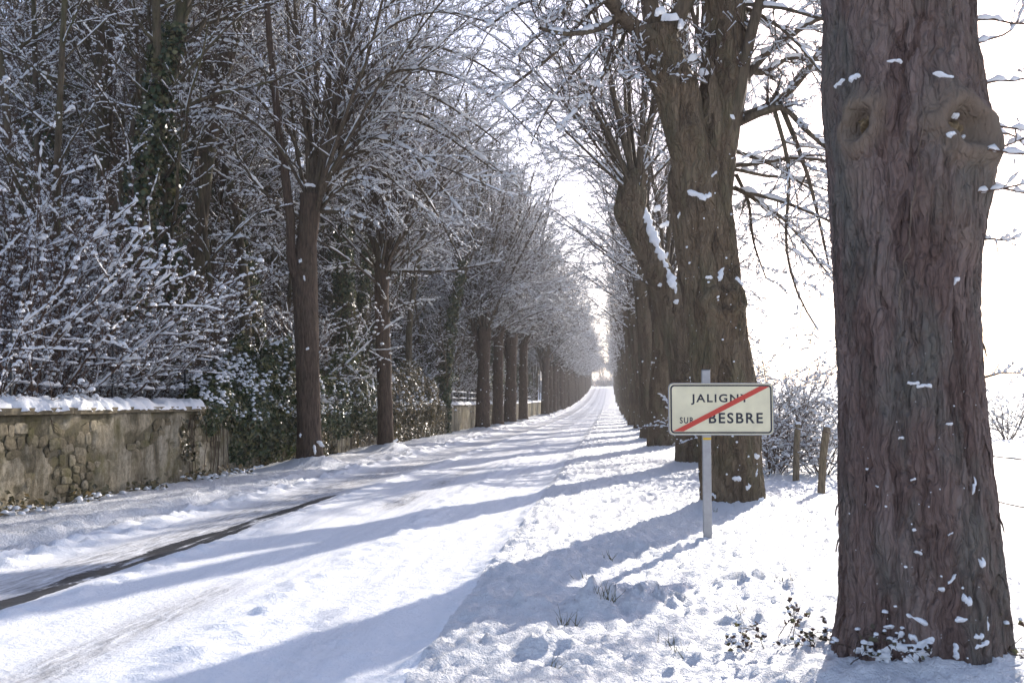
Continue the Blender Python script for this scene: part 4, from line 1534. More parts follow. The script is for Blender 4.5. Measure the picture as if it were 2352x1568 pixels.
rng = np.random.default_rng(44)
wood = []          # x, y, variant, scale, rz, explicit
for (px, Y, v, s, rz) in ((287, 18.6, 2, 1.0, 0.3), (212, 21.0, 0, 1.0, 2.0), (398, 20.5, 1, 1.15, 0.0), (505, 22.5, 3, 1.0, 1.0), (562, 24.5, 0, .8, 4.0), (603, 26.0, 2, .75, 2.2), (330, 25.5, 0, 1.0, 5.0), (440, 27.5, 1, 1.0, 3.0),
                          (805, 31.5, 2, .95, 1.1), (760, 36.0, 1, 1.0, 1.0), (1018, 44.0, 1, 1.1, 2.1), (940, 40.0, 0, .8, .5), (60, 17.5, 3, 1.2, .4), (120, 16.6, 3, 1.0, 2.4), (640, 33.0, 3, 1.2, 3.3)):
    p = pix(px, 925, Y)
    wood.append((p[0], Y, v, s, rz, True))
tries = 0
while len(wood) < 235 and tries < 20000:
    tries += 1
    Y = 14 + 110 * rng.uniform() ** 1.5
    X = -8.6 - 27 * rng.uniform() ** 1.35
    if X < -0.70 * Y + 1.5:
        continue
    if X > -10.0 and Y < 34:
        continue
    if min((X - w[0]) ** 2 + (Y - w[1]) ** 2 for w in wood) < 1.6 ** 2:
        continue
    wood.append((X, Y, int(rng.choice([0, 1, 2, 3], p=[.28, .27, .25, .20])), rng.uniform(.9, 1.45), rng.uniform(0, 6.28), False))
tries = 0
while len(wood) < 268 and tries < 9000:          # close the wood at the far left
    tries += 1
    Y = rng.uniform(19, 46)
    X = -Y * rng.uniform(.40, .64)
    if X > -9.5 or min((X - w[0]) ** 2 + (Y - w[1]) ** 2 for w in wood) < 1.25 ** 2:
        continue
    wood.append((X, Y, int(rng.choice([0, 2, 3], p=[.45, .35, .2])), rng.uniform(1.0, 1.4), rng.uniform(0, 6.28), False))
expl = sorted([w for w in wood if w[5]], key=lambda w: w[0] / w[1])
for w in wood:
    X, Y, v, s, rz, ex = w
    if ex:
        k = expl.index(w)
        lab = '%s trunk in the wood, %s large one from the left edge' % (('mossy dark', 'ivy-wrapped leaning', 'stout ivy-clad', 'thin pale brown')[v], ORD[k])
        g = 'larger trunks of the wood'
    else:
        lab = 'snowy tree deep in the wood, half hidden by nearer trunks and twigs'
        g = 'trees deep in the wood'
    add_tree('woodland_tree', (X, Y, float(zbase(X, Y)) - .05), WOOD[v], lab, 'tree', g, rz, float(s))

shr = []
for (px, Y, v, s) in ((20, 14.2, 0, 1.0), (95, 15.6, 0, 1.0), (190, 15.2, 1, 1.0), (250, 17.4, 1, 1.0), (150, 18.5, 0, 1.0), (40, 17.0, 0, 1.15), (330, 18.2, 1, .8), (400, 21.5, 1, .9), (300, 21.0, 0, .75), (-40, 13.4, 0, 1.1), (480, 23, 1, 1.1), (-20, 16, 0, 1.3)):
    p = pix(px, 925, Y)
    shr.append((min(p[0], -8.9), Y, v, s, True))
tries = 0
while len(shr) < 95 and tries < 8000:
    tries += 1
    Y = 15 + 100 * rng.uniform() ** 1.4
    X = -8.3 - 20 * rng.uniform() ** 1.3
    if X < -0.70 * Y + 1.5 or min((X - w[0]) ** 2 + (Y - w[1]) ** 2 for w in shr) < 1.5 ** 2:
        continue
    shr.append((X, Y, int(rng.choice([0, 1, 2])), rng.uniform(.8, 1.2), False))
exs = sorted([w for w in shr if w[4]], key=lambda w: w[0] / w[1])
for w in shr:
    X, Y, v, s, ex = w
    if ex:
        lab = 'shrub bowed under thick snow behind the stone wall, %s from the left edge' % ORD[exs.index(w)]
    else:
        lab = 'snow-laden undergrowth shrub among the trunks of the wood'
    add_tree('snowy_shrub', (X, Y, float(zbase(X, Y)) - .05), SHRUB[v], lab, 'shrub', 'shrubs behind the wall' if ex else 'undergrowth shrubs of the wood', rng.uniform(0, 6.28), float(s))


def evergreen_variant(seed, h, n):
    rg = np.random.default_rng(seed)
    m = 26
    cen = rg.normal(size=(m, 3)) * np.array([.55, .55, .30]) * h * .45 + np.array([0, 0, h * .5])
    cen[:, 2] = np.clip(cen[:, 2], .2, h)
    i = rg.integers(0, m, n)
    u = norm(rg.normal(size=(n, 3)))
    rr = h * .15 * rg.uniform(.6, 1.1, n)
    p = cen[i] + u * rr[:, None]
    p = p[p[:, 2] > .03]
    V, F = leaf_cloud(p, norm(p - np.array([0, 0, h * .35])), rg, .06, .12, .9)
    leaves = mk_mesh('evergreen_leaves', V, F, M['ivy'], False)
    P0 = np.zeros((m, 3)) + rg.normal(size=(m, 3)) * np.array([.1, .1, 0])
    t = np.linspace(0, 1, 5)[None, :, None]
    P = P0[:, None] * (1 - t) + cen[:, None] * t + rg.normal(size=(m, 5, 3)) * .04
    V, F = tubes([(P, np.tile(np.linspace(.02, .006, 5), (m, 1)), 4)])
    stems = mk_mesh('evergreen_stems', V, F, M['twig'])
    top = p[(norm(p - cen[rg.integers(0, m, len(p))])[:, 2] > .3)]
    V, F = lumps(top[rg.uniform(size=len(top)) < .12], rg, .015, .06, .7)
    return [('stems', stems), ('leaves', leaves), ('snow', mk_mesh('evergreen_snow', V, F, M['snow_patch']))]


EVER = [evergreen_variant(81, 2.6, 3800), evergreen_variant(82, 3.6, 4600)]
ev = []
tries = 0
while len(ev) < 46 and tries < 6000:
    tries += 1
    Y = 16 + 90 * rng.uniform() ** 1.4
    X = -9.2 - 18 * rng.uniform() ** 1.2
    if X < -0.70 * Y + 1.5 or (ev and min((X - w[0]) ** 2 + (Y - w[1]) ** 2 for w in ev) < 2.0 ** 2):
        continue
    ev.append((X, Y))
    t_ = add_tree('evergreen_shrub', (X, Y, float(zbase(X, Y)) - .05), EVER[len(ev) % 2], 'dark evergreen undergrowth shrub dusted with snow, deep among the wood trunks', 'shrub', 'evergreen undergrowth of the wood', rng.uniform(0, 6.28), float(rng.uniform(.8, 1.25)))
    for c_ in t_.children:
        stuff(c_)


def far_wood():
    rng = np.random.default_rng(17)
    n = 330
    Y = rng.uniform(22, 330, n)
    X = np.where(Y > 110, rng.uniform(-26, -9, n), rng.uniform(-60, -36, n))
    z = zbase(X, Y)
    p0 = np.stack([X, Y, z - .3], 1)
    l = rng.uniform(9, 16, n)
    P, R = grow(p0, np.tile([0, 0, 1.0], (n, 1)), l, rng.uniform(.08, .2, n), 7, .04, 0, 0, rng, .3)
    p, d, L2, r = spawn(P, R, l, 11, .1, 1, .6, 1.3, .22, .4, rng, .3, .1, .02)
    P2, R2 = grow(p, d, L2, np.minimum(r, .04), 3, .14, .05, .02, rng, .3)
    p, d, L3, r = spawn(P2, R2, L2, 4, .2, 1, .5, 1.1, .5, .6, rng, .3, .05, .012)
    P3, R3 = grow(p, d, L3, r, 1, .1, .03, .03, rng, .4)
    V, F = tubes([(P, R, 5), (P2, R2, 3), (P3, R3, 3)])
    o = link('far_wood', mk_mesh('far_wood', V, F, M['bark_wood']))
    stuff(o)
    tag(o, 'far mass of bare trees closing the wood behind the nearer trunks', 'wood')
    V, F = snow_tubes([(P2, R2, 1, .03, 3), (P3[::4], R3[::4], 1, .03, 3)], rng, gap=.2)
    stuff(link('snow', mk_mesh('far_wood_snow', V, F, M['snow_branch']), o))


far_wood()
for k, (x, y) in enumerate(((-13, 352), (-9.5, 360), (-6.5, 372), (-4.2, 384), (-2.0, 378), (0.5, 390), (2.6, 372), (5.0, 360), (8.5, 352), (-3.2, 410), (1.5, 415))):
    add_tree('woodland_tree', (x, y, float(zbase(x, y)) - .1), WOOD[k % 4], 'hazy bare tree closing the avenue beyond the road crest', 'tree', 'trees beyond the crest', k * 1.3, 1.0)

for k, (x, y) in enumerate(((-7, 346), (-5, 350), (-3.4, 352), (-1.6, 350), (0, 351), (1.8, 349), (3.6, 347), (-2.6, 362), (1, 364))):
    add_tree('snowy_shrub', (x, y, float(zbase(x, y)) - .1), SHRUB[k % 2], 'low bare shrub behind the road crest where the avenue closes', 'shrub', 'shrubs beyond the crest', k * 1.1, 1.25)

# ------------------------------------------------------------------ the stone wall
WX = -7.30          # road face


def mat_wall():
    m, n, l, out = nt('old_wall_render')
    geo = n.new('ShaderNodeNewGeometry')
    pos = geo.outputs['Position']
    mp = n.new('ShaderNodeMapping')
    mp.inputs['Scale'].default_value = (1, 1, .35)
    l.new(pos, mp.inputs[0])
    a = noise_node(n, l, mp.outputs[0], 3.2, 6, .65, .3)
    r = ramp(n, [(.26, (.062, .053, .036)), (.42, (.20, .172, .118)), (.58, (.37, .33, .25)), (.8, (.50, .46, .385))])
    l.new(a, r.inputs[0])
    b = noise_node(n, l, pos, 14, 5, .7)
    dk = ramp(n, [(.35, (.5, .47, .40)), (.6, (1.15, 1.12, 1.08))])
    l.new(b, dk.inputs[0])
    c = mixc(n, l, .75, r.outputs[0], dk.outputs[0], 'MULTIPLY')
    at = n.new('ShaderNodeAttribute')
    at.attribute_name = 'bare'
    c = mixc(n, l, math_node(n, l, 'MULTIPLY', at.outputs['Fac'], .75), c, mixc(n, l, b, (.03, .026, .015), (.13, .11, .06)))
    mo = noise_node(n, l, pos, 1.6, 5, .6)
    mr = ramp(n, [(.5, (0, 0, 0)), (.68, (1, 1, 1))])
    l.new(mo, mr.inputs[0])
    c = mixc(n, l, math_node(n, l, 'MULTIPLY', mr.outputs[0], .55), c, (.13, .115, .03))
    nb = bump(n, l, noise_node(n, l, pos, 26, 6, .7), .8, .03)
    principled(n, l, out, c, .9, nb, spec=.12)
    return m


def mat_stone():
    m, n, l, out = nt('rubble_stone')
    oi = n.new('ShaderNodeObjectInfo')
    geo = n.new('ShaderNodeNewGeometry')
    r = ramp(n, [(0, (.16, .135, .09)), (.5, (.26, .222, .157)), (1, (.40, .355, .275))])
    l.new(oi.outputs['Random'], r.inputs[0])
    b = noise_node(n, l, geo.outputs['Position'], 16, 6, .7)
    dk = ramp(n, [(.32, (.25, .24, .18)), (.65, (1.1, 1.05, .95))])
    l.new(b, dk.inputs[0])
    c = mixc(n, l, .85, r.outputs[0], dk.outputs[0], 'MULTIPLY')
    mo = noise_node(n, l, geo.outputs['Position'], 2.2, 4, .6)
    mr = ramp(n, [(.46, (0, 0, 0)), (.66, (1, 1, 1))])
    l.new(mo, mr.inputs[0])
    c = mixc(n, l, math_node(n, l, 'MULTIPLY', mr.outputs[0], .6), c, (.10, .095, .03))
    nb = bump(n, l, b, .8, .02)
    principled(n, l, out, c, .9, nb, spec=.12)
    return m


M['wall'] = mat_wall()
M['stone'] = mat_stone()
M['coping'] = mat_plain('coping_stone', (.17, .14, .09), .9, spec=.1, vary=.5, nscale=7, bmp=.7)


def strip_mask(Y, Z):
    f = .85 * fbm(Y * .8, Z * 1.5, 3.7, 3) + .22 * sstep(.35, 1.0, Z) - .05 * (Y - 14.0) + .02
    f = f - .5 * sstep(18.5, 20.5, Y)
    return sstep(.02, .14, f)


def stone_wall():
    root = empty('garden_wall', (WX, 20, 0))
    tag(root, 'long mossy rubble wall with flaking render and snow on its coping, left roadside', 'wall')
    o3 = np.array([WX, 20, 0])
    ys = [6.5]
    while ys[-1] < 340:
        ys.append(ys[-1] + max(.035, .0035 * ys[-1]) if ys[-1] < 60 else ys[-1] + .012 * ys[-1])
    ys = np.array(ys)
    zs = np.linspace(-.35, 1.30, 36)
    Yg, Zg = np.meshgrid(ys, zs)
    base = zbase(-7.3, Yg) - .10
    st = strip_mask(Yg, Zg)
    st[:, ys > 30] = 0
    dx = -.035 * st + .012 * fbm(Yg * 3, Zg * 3, 1.0, 3) + .02 * fbm(Yg * .5, Zg * .8, 2.0, 2)
    V = np.stack([0 * Yg + dx, Yg - 20, Zg + base], -1)
    ny, nz = len(ys), len(zs)
    idx = np.arange(ny * nz).reshape(nz, ny)
    F = np.stack([idx[:-1, :-1], idx[:-1, 1:], idx[1:, 1:], idx[1:, :-1]], -1).reshape(-1, 4)
    V = V.reshape(-1, 3)
    # back and top
    back = np.stack([np.full(ny, -.36), ys - 20, 1.30 + zbase(-7.3, ys) - .10], 1)
    back0 = back.copy()
    back0[:, 2] -= 1.65
    n0 = len(V)
    V = np.concatenate([V, back, back0])
    bi = n0 + np.arange(ny)
    ti = idx[-1]
    F = np.concatenate([F, np.stack([ti[:-1], ti[1:], bi[1:], bi[:-1]], 1), np.stack([bi[:-1], bi[1:], bi[1:] + ny, bi[:-1] + ny], 1),
                        [[idx[0, 0], idx[-1, 0], bi[0], bi[0] + ny]]])
    at = np.concatenate([st.ravel(), np.zeros(2 * ny)])
    link('wall_face', mk_mesh('wall_face', V, F, M['wall'], True, {'bare': at}), root)
    # stones showing where the render has come away
    rg = np.random.default_rng(29)
    SM = []
    for k in range(7):
        na, nb = 9, 6
        Vv = []
        for i in range(nb):
            ph = (i / (nb - 1)) * PI / 2
            for j in range(na):
                a = j / na * 2 * PI
                e = .62
                cx = math.copysign(abs(math.cos(a)) ** e, math.cos(a))
                cz = math.copysign(abs(math.sin(a)) ** e, math.sin(a))
                rr = math.cos(ph) ** .5 * rg.uniform(.74, 1.12)
                Vv.append([math.sin(ph) ** .8 * rg.uniform(.9, 1.1), cx * rr * .5, cz * rr * .5])
        Ff = []
        for i in range(nb - 1):
            for j in range(na):
                a0, a1 = i * na + j, i * na + (j + 1) % na
                Ff.append([a0, a1, a1 + na, a0 + na])
        SM.append(mk_mesh('stone', Vv, Ff, M['stone']))
    cnt = 0
    z = .02
    while z < 1.2:
        hgt = rg.uniform(.10, .17)
        y = 9.5
        while y < 21:
            w = rg.uniform(.09, .34)
            yc, zc = y + w / 2, z + hgt / 2 + rg.uniform(-.035, .035)
            if strip_mask(np.array([yc]), np.array([zc]))[0] > .55 and rg.uniform() < .95 and cnt < 298 and yc > 11.2:
                link('stone', SM[int(rg.integers(7))], root, (-.026 + rg.uniform(-.008, .01), yc - 20, zc - .1), (rg.uniform(-.35, .35), 0, 0), (rg.uniform(.010, .028), w * rg.uniform(.95, 1.15), hgt * rg.uniform(.9, 1.2)))
                cnt += 1
            y += w
        z += hgt
    # coping slabs
    y = 8.0
    while y < 62:
        w = rg.uniform(.85, 1.15)
        mb = MB()
        n1 = 8
        mb.box((0, 0, 0), (.46, w - .012, .085))
        me = mb.mesh('coping_stone', M['coping'])
        link('coping_stone', me, root, (-.18 + rg.uniform(-.008, .008), y + w / 2 - 20, float(zbase(-7.3, y)) + 1.2445 + rg.uniform(-.004, .004)), (rg.uniform(-.004, .004), rg.uniform(-.02, .02), rg.uniform(-.006, .006)))
        y += w
    mb = MB()
    for y0 in np.arange(62, 335, 6.0):
        mb.box((-.18, y0 + 3 - 20, float(zbase(-7.3, y0 + 3)) + 1.245), (.46, 5.99, .085), None)
    stuff(link('coping_run', mb.mesh('coping_run', M['coping']), root))
    # snow lying on the coping
    ys2 = [8.0]
    while ys2[-1] < 330:
        ys2.append(ys2[-1] + max(.045, .004 * ys2[-1]))
    ys2 = np.array(ys2)
    sx = np.linspace(-1, 1, 9)
    S, YY = np.meshgrid(sx, ys2)
    hh = .11 + .09 * fbm(YY * 1.7, S * .5, 1.1, 3) + .08 * np.clip(fbm(YY * 7, S * 1.8, 4.4, 2), -.5, 1)
    hh = np.clip(hh, .012, .26)
    Zs = 1.285 + zbase(-7.3, YY) + hh * np.clip(1 - np.abs(S) ** 3.2, 0, 1) - (.03 + .05 * np.clip(fbm(YY * 6, S, 2.2, 2), 0, 1)) * (np.abs(S) > .99)
    ov = .25 + .075 * fbm(YY * 6, S, 7.7, 2)
    Vv = np.stack([-.18 + S * ov, YY - 20, Zs], -1).reshape(-1, 3)
    n1, n2 = len(ys2), len(sx)
    idx = np.arange(n1 * n2).reshape(n1, n2)
    F = np.stack([idx[:-1, :-1], idx[:-1, 1:], idx[1:, 1:], idx[1:, :-1]], -1).reshape(-1, 4)
    link('snow_cap', mk_mesh('snow_cap', Vv, F, M['snow_patch']), root)


stone_wall()


# ------------------------------------------------------------------ ivy over the wall
def ivy_bush(y0, y1, ztop, label, n, rx=.7, mat='ivy', seed=1, snow_n=240, low=.9, zlow=.1, name='ivy_bush', leaf=(.055, .10), cx=-7.5):
    rg = np.random.default_rng(seed)
    root = empty(name, (cx, (y0 + y1) / 2, float(zbase(-7.3, y0))))
    tag(root, label, 'ivy')
    ym = (y0 + y1) / 2
    hw = (y1 - y0) / 2

    def surface(n, inner):
        u = rg.uniform(-1, 1, n)
        ph = rg.uniform(-.95, 2.5, n)          # 0 = towards the road, pi/2 = up
        env = np.sqrt(np.clip(1 - np.abs(u) ** 2.4, 0, 1))
        yy = ym + u * hw
        nz_ = 1 + .42 * fbm(yy * 1.15, ph * 1.2, seed * 3.1, 3)
        nz_ = nz_ - inner
        rz = (ztop - 1.15) * env * nz_
        r_x = rx * (.35 + .65 * env) * nz_
        x = np.where(ph < 0, r_x * (1 + ph * .45) + .0, np.cos(ph) * r_x)
        z = np.where(ph < 0, 1.15 + ph * low * (1 + .5 * fbm(yy * 1.6, 0, seed, 2)), 1.15 + np.sin(np.clip(ph, 0, None)) * rz)
        nr = np.stack([np.cos(ph), .3 * u, np.sin(ph) + .15], 1)
        return np.stack([x, yy - ym, np.maximum(z, zlow)], 1), nr, ph
    p, q, _ = surface(n, np.abs(rg.normal(size=n)) * .12)
    V, F = leaf_cloud(p, q, rg, *leaf)
    stuff(link('leaves', mk_mesh('ivy_leaves', V, F, M[mat], False), root))
    # woody stems inside
    m = 26
    pp, qq, _ = surface(m, .25)
    P0 = np.stack([np.full(m, .0), pp[:, 1], np.full(m, .6)], 1)
    t = np.linspace(0, 1, 5)[None, :, None]
    P = P0[:, None] * (1 - t) + pp[:, None] * t + rg.normal(size=(m, 5, 3)) * .03
    V, F = tubes([(P, np.tile(np.linspace(.014, .004, 5), (m, 1)), 4)])
    stuff(link('stems', mk_mesh('ivy_stems', V, F, M['twig']), root))
    if snow_n:
        ps, qs, ph = surface(snow_n * 34, .04)
        sel = (ph > -.15) & (fbm(ps[:, 1] * 2.2, ps[:, 2] * 2.6 + ps[:, 0] * 2, seed + 9.0, 2) > .12)
        ps = ps[sel][:snow_n * 5] + np.array([0, 0, .02])
        V, F = lumps(ps, rg, .01, .05, .75)
        stuff(link('snow', mk_mesh('ivy_snow', V, F, M['snow_patch']), root))
    return root


ivy_bush(17.3, 20.6, 1.9, 'low ivy spilling over the coping with white snow pads, left of the tall ivy', 5200, .42, seed=2, snow_n=150, low=.35, zlow=.7)
ivy_bush(18.6, 24.4, 2.75, 'tallest dark ivy mound hanging down the wall left of the umbrella-shaped tree', 15000, .75, seed=3, snow_n=260, low=1.0)
ivy_bush(24.2, 31.5, 2.55, 'green ivy mound on the wall between the first two left row trunks', 13000, .6, seed=4, snow_n=240, low=.75, zlow=.35)
ivy_bush(31.5, 42.5, 2.65, 'yellowish ivy mound on the wall right of the slim pollarded tree', 12000, .55, seed=5, snow_n=200, low=.6, zlow=.4, mat='ivy_dry')


def creeper(y0, y1, label, n, seed, zmin=.05, mat='ivy_dry', edge=.3):
    rg = np.random.default_rng(seed)
    root = empty('wall_creeper', (WX, (y0 + y1) / 2, 0))
    tag(root, label, 'creeper')
    yy = rg.uniform(y0, y1, n)
    zz = zmin + (1.3 - zmin) * rg.uniform(0, 1, n)
    keep = (fbm(yy * 1.4, zz * .9, seed, 3) + edge + .5 * (zz - .6)) > 0
    yy, zz = yy[keep], zz[keep]
    p = np.stack([rg.uniform(.01, .14, len(yy)), yy - (y0 + y1) / 2, zz], 1)
    V, F = leaf_cloud(p, np.tile([1.0, -.2, .3], (len(yy), 1)), rg, .045, .085)
    stuff(link('leaves', mk_mesh('creeper_leaves', V, F, M[mat], False), root))
    m = max(6, int((y1 - y0) * 4))
    P = np.zeros((m, 6, 3))
    P[:, :, 1] = (rg.uniform(y0, y1, m) - (y0 + y1) / 2)[:, None] + np.cumsum(rg.normal(size=(m, 6)) * .06, 1)
    P[:, :, 2] = np.linspace(0, 1.25, 6)[None]
    P[:, :, 0] = .02
    V, F = tubes([(P, np.full((m, 6), .006), 4)])
    stuff(link('stems', mk_mesh('creeper_stems', V, F, M['twig']), root))


creeper(20.3, 25.8, 'brownish creeper matting the wall face behind the umbrella-shaped tree', 9000, 11)
creeper(26.0, 32.5, 'thin creeper streaks over pale render between the first two trunks', 3000, 12, edge=-.05)
creeper(33.0, 44.0, 'thick brown creeper covering the wall right of the slim tree', 11000, 13, edge=.7)
creeper(16.4, 20.3, 'sparse creeper trailing down the wall left of the tall ivy', 1800, 14, .45, edge=-.2)
creeper(58.0, 66.0, 'dark creeper strip on the far wall among the pollarded trunks', 3000, 15, edge=.1)


# ------------------------------------------------------------------ wire fence above the wall, iron railing farther on
def tube_obj(name, pts, r, mat, parent, k=6):
    P = np.asarray(pts, float)[None]
    V, F = tubes([(P, np.full(P.shape[:2], r), k)])
    return link(name, mk_mesh(name, V, F, mat), parent)


def wire_fence():
    ys = [9.7, 12.4, 15.1, 17.8, 20.5]
    zg = [float(zbase(-7.85, y)) for y in ys]
    root = empty('wire_fence', (-7.85, 15.1, 0))
    tag(root, 'thin metal post and wire fence standing just behind the snowy wall top', 'fence')
    for y, z in zip(ys, zg):
        tube_obj('post', [(0, y - 15.1, z - .3), (.02, y - 15.1, 1.4), (.0, y - 15.1, 2.45)], .018, M['rail'], root)
    rg = np.random.default_rng(4)
    for zz in (2.40, 2.08, 1.74):
        pts = []
        for a, b in zip(ys[:-1], ys[1:]):
            for f in np.linspace(0, 1, 6)[:-1]:
                pts.append((0, a + (b - a) * f - 15.1, zz - .05 * 4 * f * (1 - f)))
        pts.append((0, ys[-1] - 15.1, zz))
        w = tube_obj('wire', pts, .0035, M['wire'], root, 4)
        P = np.array(pts)[None]
        V, F = snow_tubes([(P, np.full(P.shape[:2], .004), 6, .014 if zz > 1.8 else .028, 4)], rg, gap=.4)
        link('snow', mk_mesh('wire_snow', V, F, M['snow_branch']), w)


wire_fence()


def railing(y0, y1, label):
    root = empty('iron_railing', (-7.48, (y0 + y1) / 2, float(zbase(-7.3, y0)) + 1.28))
    tag(root, label, 'railing', 'railings on the far wall')
    ym = (y0 + y1) / 2
    for y in np.arange(y0, y1 + .01, 1.1):
        tube_obj('post', [(0, y - ym, -.02), (0, y - ym, .3), (0, y - ym, .66)], .016, M['rail'], root)
    for z in (.3, .6):
        r = tube_obj('rail', [(0, y0 - ym, z), (0, 0, z), (0, y1 - ym, z)], .012, M['rail'], root)
        rg = np.random.default_rng(int(y0))
        P = np.linspace([0, y0 - ym, z], [0, y1 - ym, z], 40)[None]
        V, F = snow_tubes([(P, np.full(P.shape[:2], .012), 1, .03, 4)], rg, gap=.3)
        link('snow', mk_mesh('rail_snow', V, F, M['snow_branch']), r)


railing(43.5, 58.8, 'snow-lined iron railing on the wall just past the brown creeper')
railing(66.0, 95.0, 'snow-lined iron railing on the wall beyond the paired trunks, farther off')


# ------------------------------------------------------------------ town sign
def town_sign():
    SY = 10.5
    c = pix(1653.5, 939, SY)
    w, h = 237.5 / FPX * SY * 1.0, 116.5 / FPX * SY
    dep = -((c - np.array([0, 0, CAM_H])) @ RCAM)[2]
    w, h = 237.5 / FPX * dep, 116.5 / FPX * dep
    pb = pix(1624.5, 1238, SY)
    gx = pb[0]
    root = empty('town_sign', (gx, SY, gz(gx, SY) - .05))
    root.rotation_euler = (0, 0, YAW)
    tag(root, 'cream town exit sign JALIGNY SUR BESBRE with red diagonal bar on galvanised post', 'road sign')
    inv = Matrix.Rotation(-YAW, 3, 'Z')
    lc = inv @ (Vector(c) - root.location)
    cx, cz = lc.x, lc.z
    # local axes: x right, z up, -y towards the camera
    def rrect(w, h, r, n=7):
        pts = []
        for (sx, sz, a0) in ((1, 1, 0), (-1, 1, 90), (-1, -1, 180), (1, -1, 270)):
            for k in range(n + 1):
                a = rad(a0 + 90 * k / n)
                pts.append((sx * (w / 2 - r) + r * math.cos(a), sz * (h / 2 - r) + r * math.sin(a)))
        return pts

    def plate(name, outline, y0, y1, mat, parent, hole=None):
        n = len(outline)
        V = [(cx + x, y0, cz + z) for x, z in outline] + [(cx + x, y1, cz + z) for x, z in outline]
        me = bpy.data.meshes.new(name)
        F = [tuple(range(n)), tuple(range(2 * n - 1, n - 1, -1))] if hole is None else []
        F += [(i, n + i, n + (i + 1) % n, (i + 1) % n) for i in range(n)]
        if hole is not None:
            V += [(cx + x, y0, cz + z) for x, z in hole] + [(cx + x, y1, cz + z) for x, z in hole]
            for i in range(n):
                j = (i + 1) % n
                F += [(i, j, 2 * n + j, 2 * n + i), (n + i, 3 * n + i, 3 * n + j, n + j), (2 * n + i, 2 * n + j, 3 * n + j, 3 * n + i)]
        me.from_pydata(V, [], F)
        me.validate()
        me.materials.append(mat)
        return link(name, me, parent)
    yb = -.075
    panel = plate('panel', rrect(w, h, .05), yb, yb + .022, M['cream'], root)
    plate('panel_edge', rrect(w + .012, h + .012, .055), yb - .006, yb + .028, M['galv'], root, rrect(w - .004, h - .004, .048))
    plate('border', rrect(w - .026, h - .026, .042), yb - .002, yb - .0002, M['black'], panel, rrect(w - .058, h - .058, .03))
    # lettering
    sc = 1.844 * (4096 / 2352)

    def text(s, x0, x1, yt, yb_, lvl):
        """extents in the sign's own picture units (762 x 377)"""
        cu = bpy.data.curves.new('text', 'FONT')
        cu.body = s
        cu.offset = .022
        cu.space_character = 1.22
        cu.resolution_u = 4
        to = bpy.data.objects.new('text', cu)
        COL.objects.link(to)
        dg = bpy.context.evaluated_depsgraph_get()
        me = bpy.data.meshes.new_from_object(to.evaluated_get(dg))
        bpy.data.objects.remove(to)
        bpy.data.curves.remove(cu)
        n = len(me.vertices)
        co = np.empty(n * 3)
        me.vertices.foreach_get('co', co)
        co = co.reshape(-1, 3)
        X = (co[:, 0] - co[:, 0].min()) / np.ptp(co[:, 0])
        Z = (co[:, 1] - co[:, 1].min()) / np.ptp(co[:, 1])
        ux = (x0 + (x1 - x0) * X - 701) / 762 * w + cx
        uz = -((yb_ + (yt - yb_) * Z) - 528.5) / 377 * h + cz
        new = np.stack([ux, np.full(n, yb - lvl), uz], 1)
        me.vertices.foreach_set('co', new.ravel())
        me.update()
        me.materials.clear()
        me.materials.append(M['black'])
        link('lettering', me, panel)
    text('JALIGNY', 480, 905, 418, 497, .0012)
    text('SUR', 397, 500, 588, 634, .0012)
    text('BESBRE', 610, 1006, 555, 634, .0012)
    q = [((x - 701) / 762 * w, -(y - 528.5) / 377 * h) for x, y in ((346, 692), (424, 692), (1058, 362), (982, 362))]
    plate('red_bar', q, yb - .0034, yb - .0018, M['red'], panel)
    # post: rectangular tube, rails behind the panel, yellow tape
    ph = 62 / 762 * w
    top = cz + h / 2 + 102 / 377 * h
    mb = MB()
    mb.box((0, -.02, (top - .3) / 2), (ph, .05, top + .3))
    post = link('post', mb.mesh('post', M['galv']), root)
    bv = post.modifiers.new('bevel', 'BEVEL')
    bv.width = .008
    bv.segments = 2
    mb = MB()
    mb.box((0, -.02, top + .004), (ph * .96, .046, .008))
    link('post_cap', mb.mesh('post_cap', M['rail']), root)
    zt = cz - h / 2 - .042
    mb = MB()
    mb.box((0, -.0475, zt), (ph * .95, .004, .022))
    link('tape', mb.mesh('tape', M['yellow']), root)
    for dz in (-.16, .16):
        mb = MB()
        mb.box((cx, -.048, cz + dz), (w * .86, .014, .05))
        link('back_rail', mb.mesh('back_rail', M['galv']), root)


town_sign()


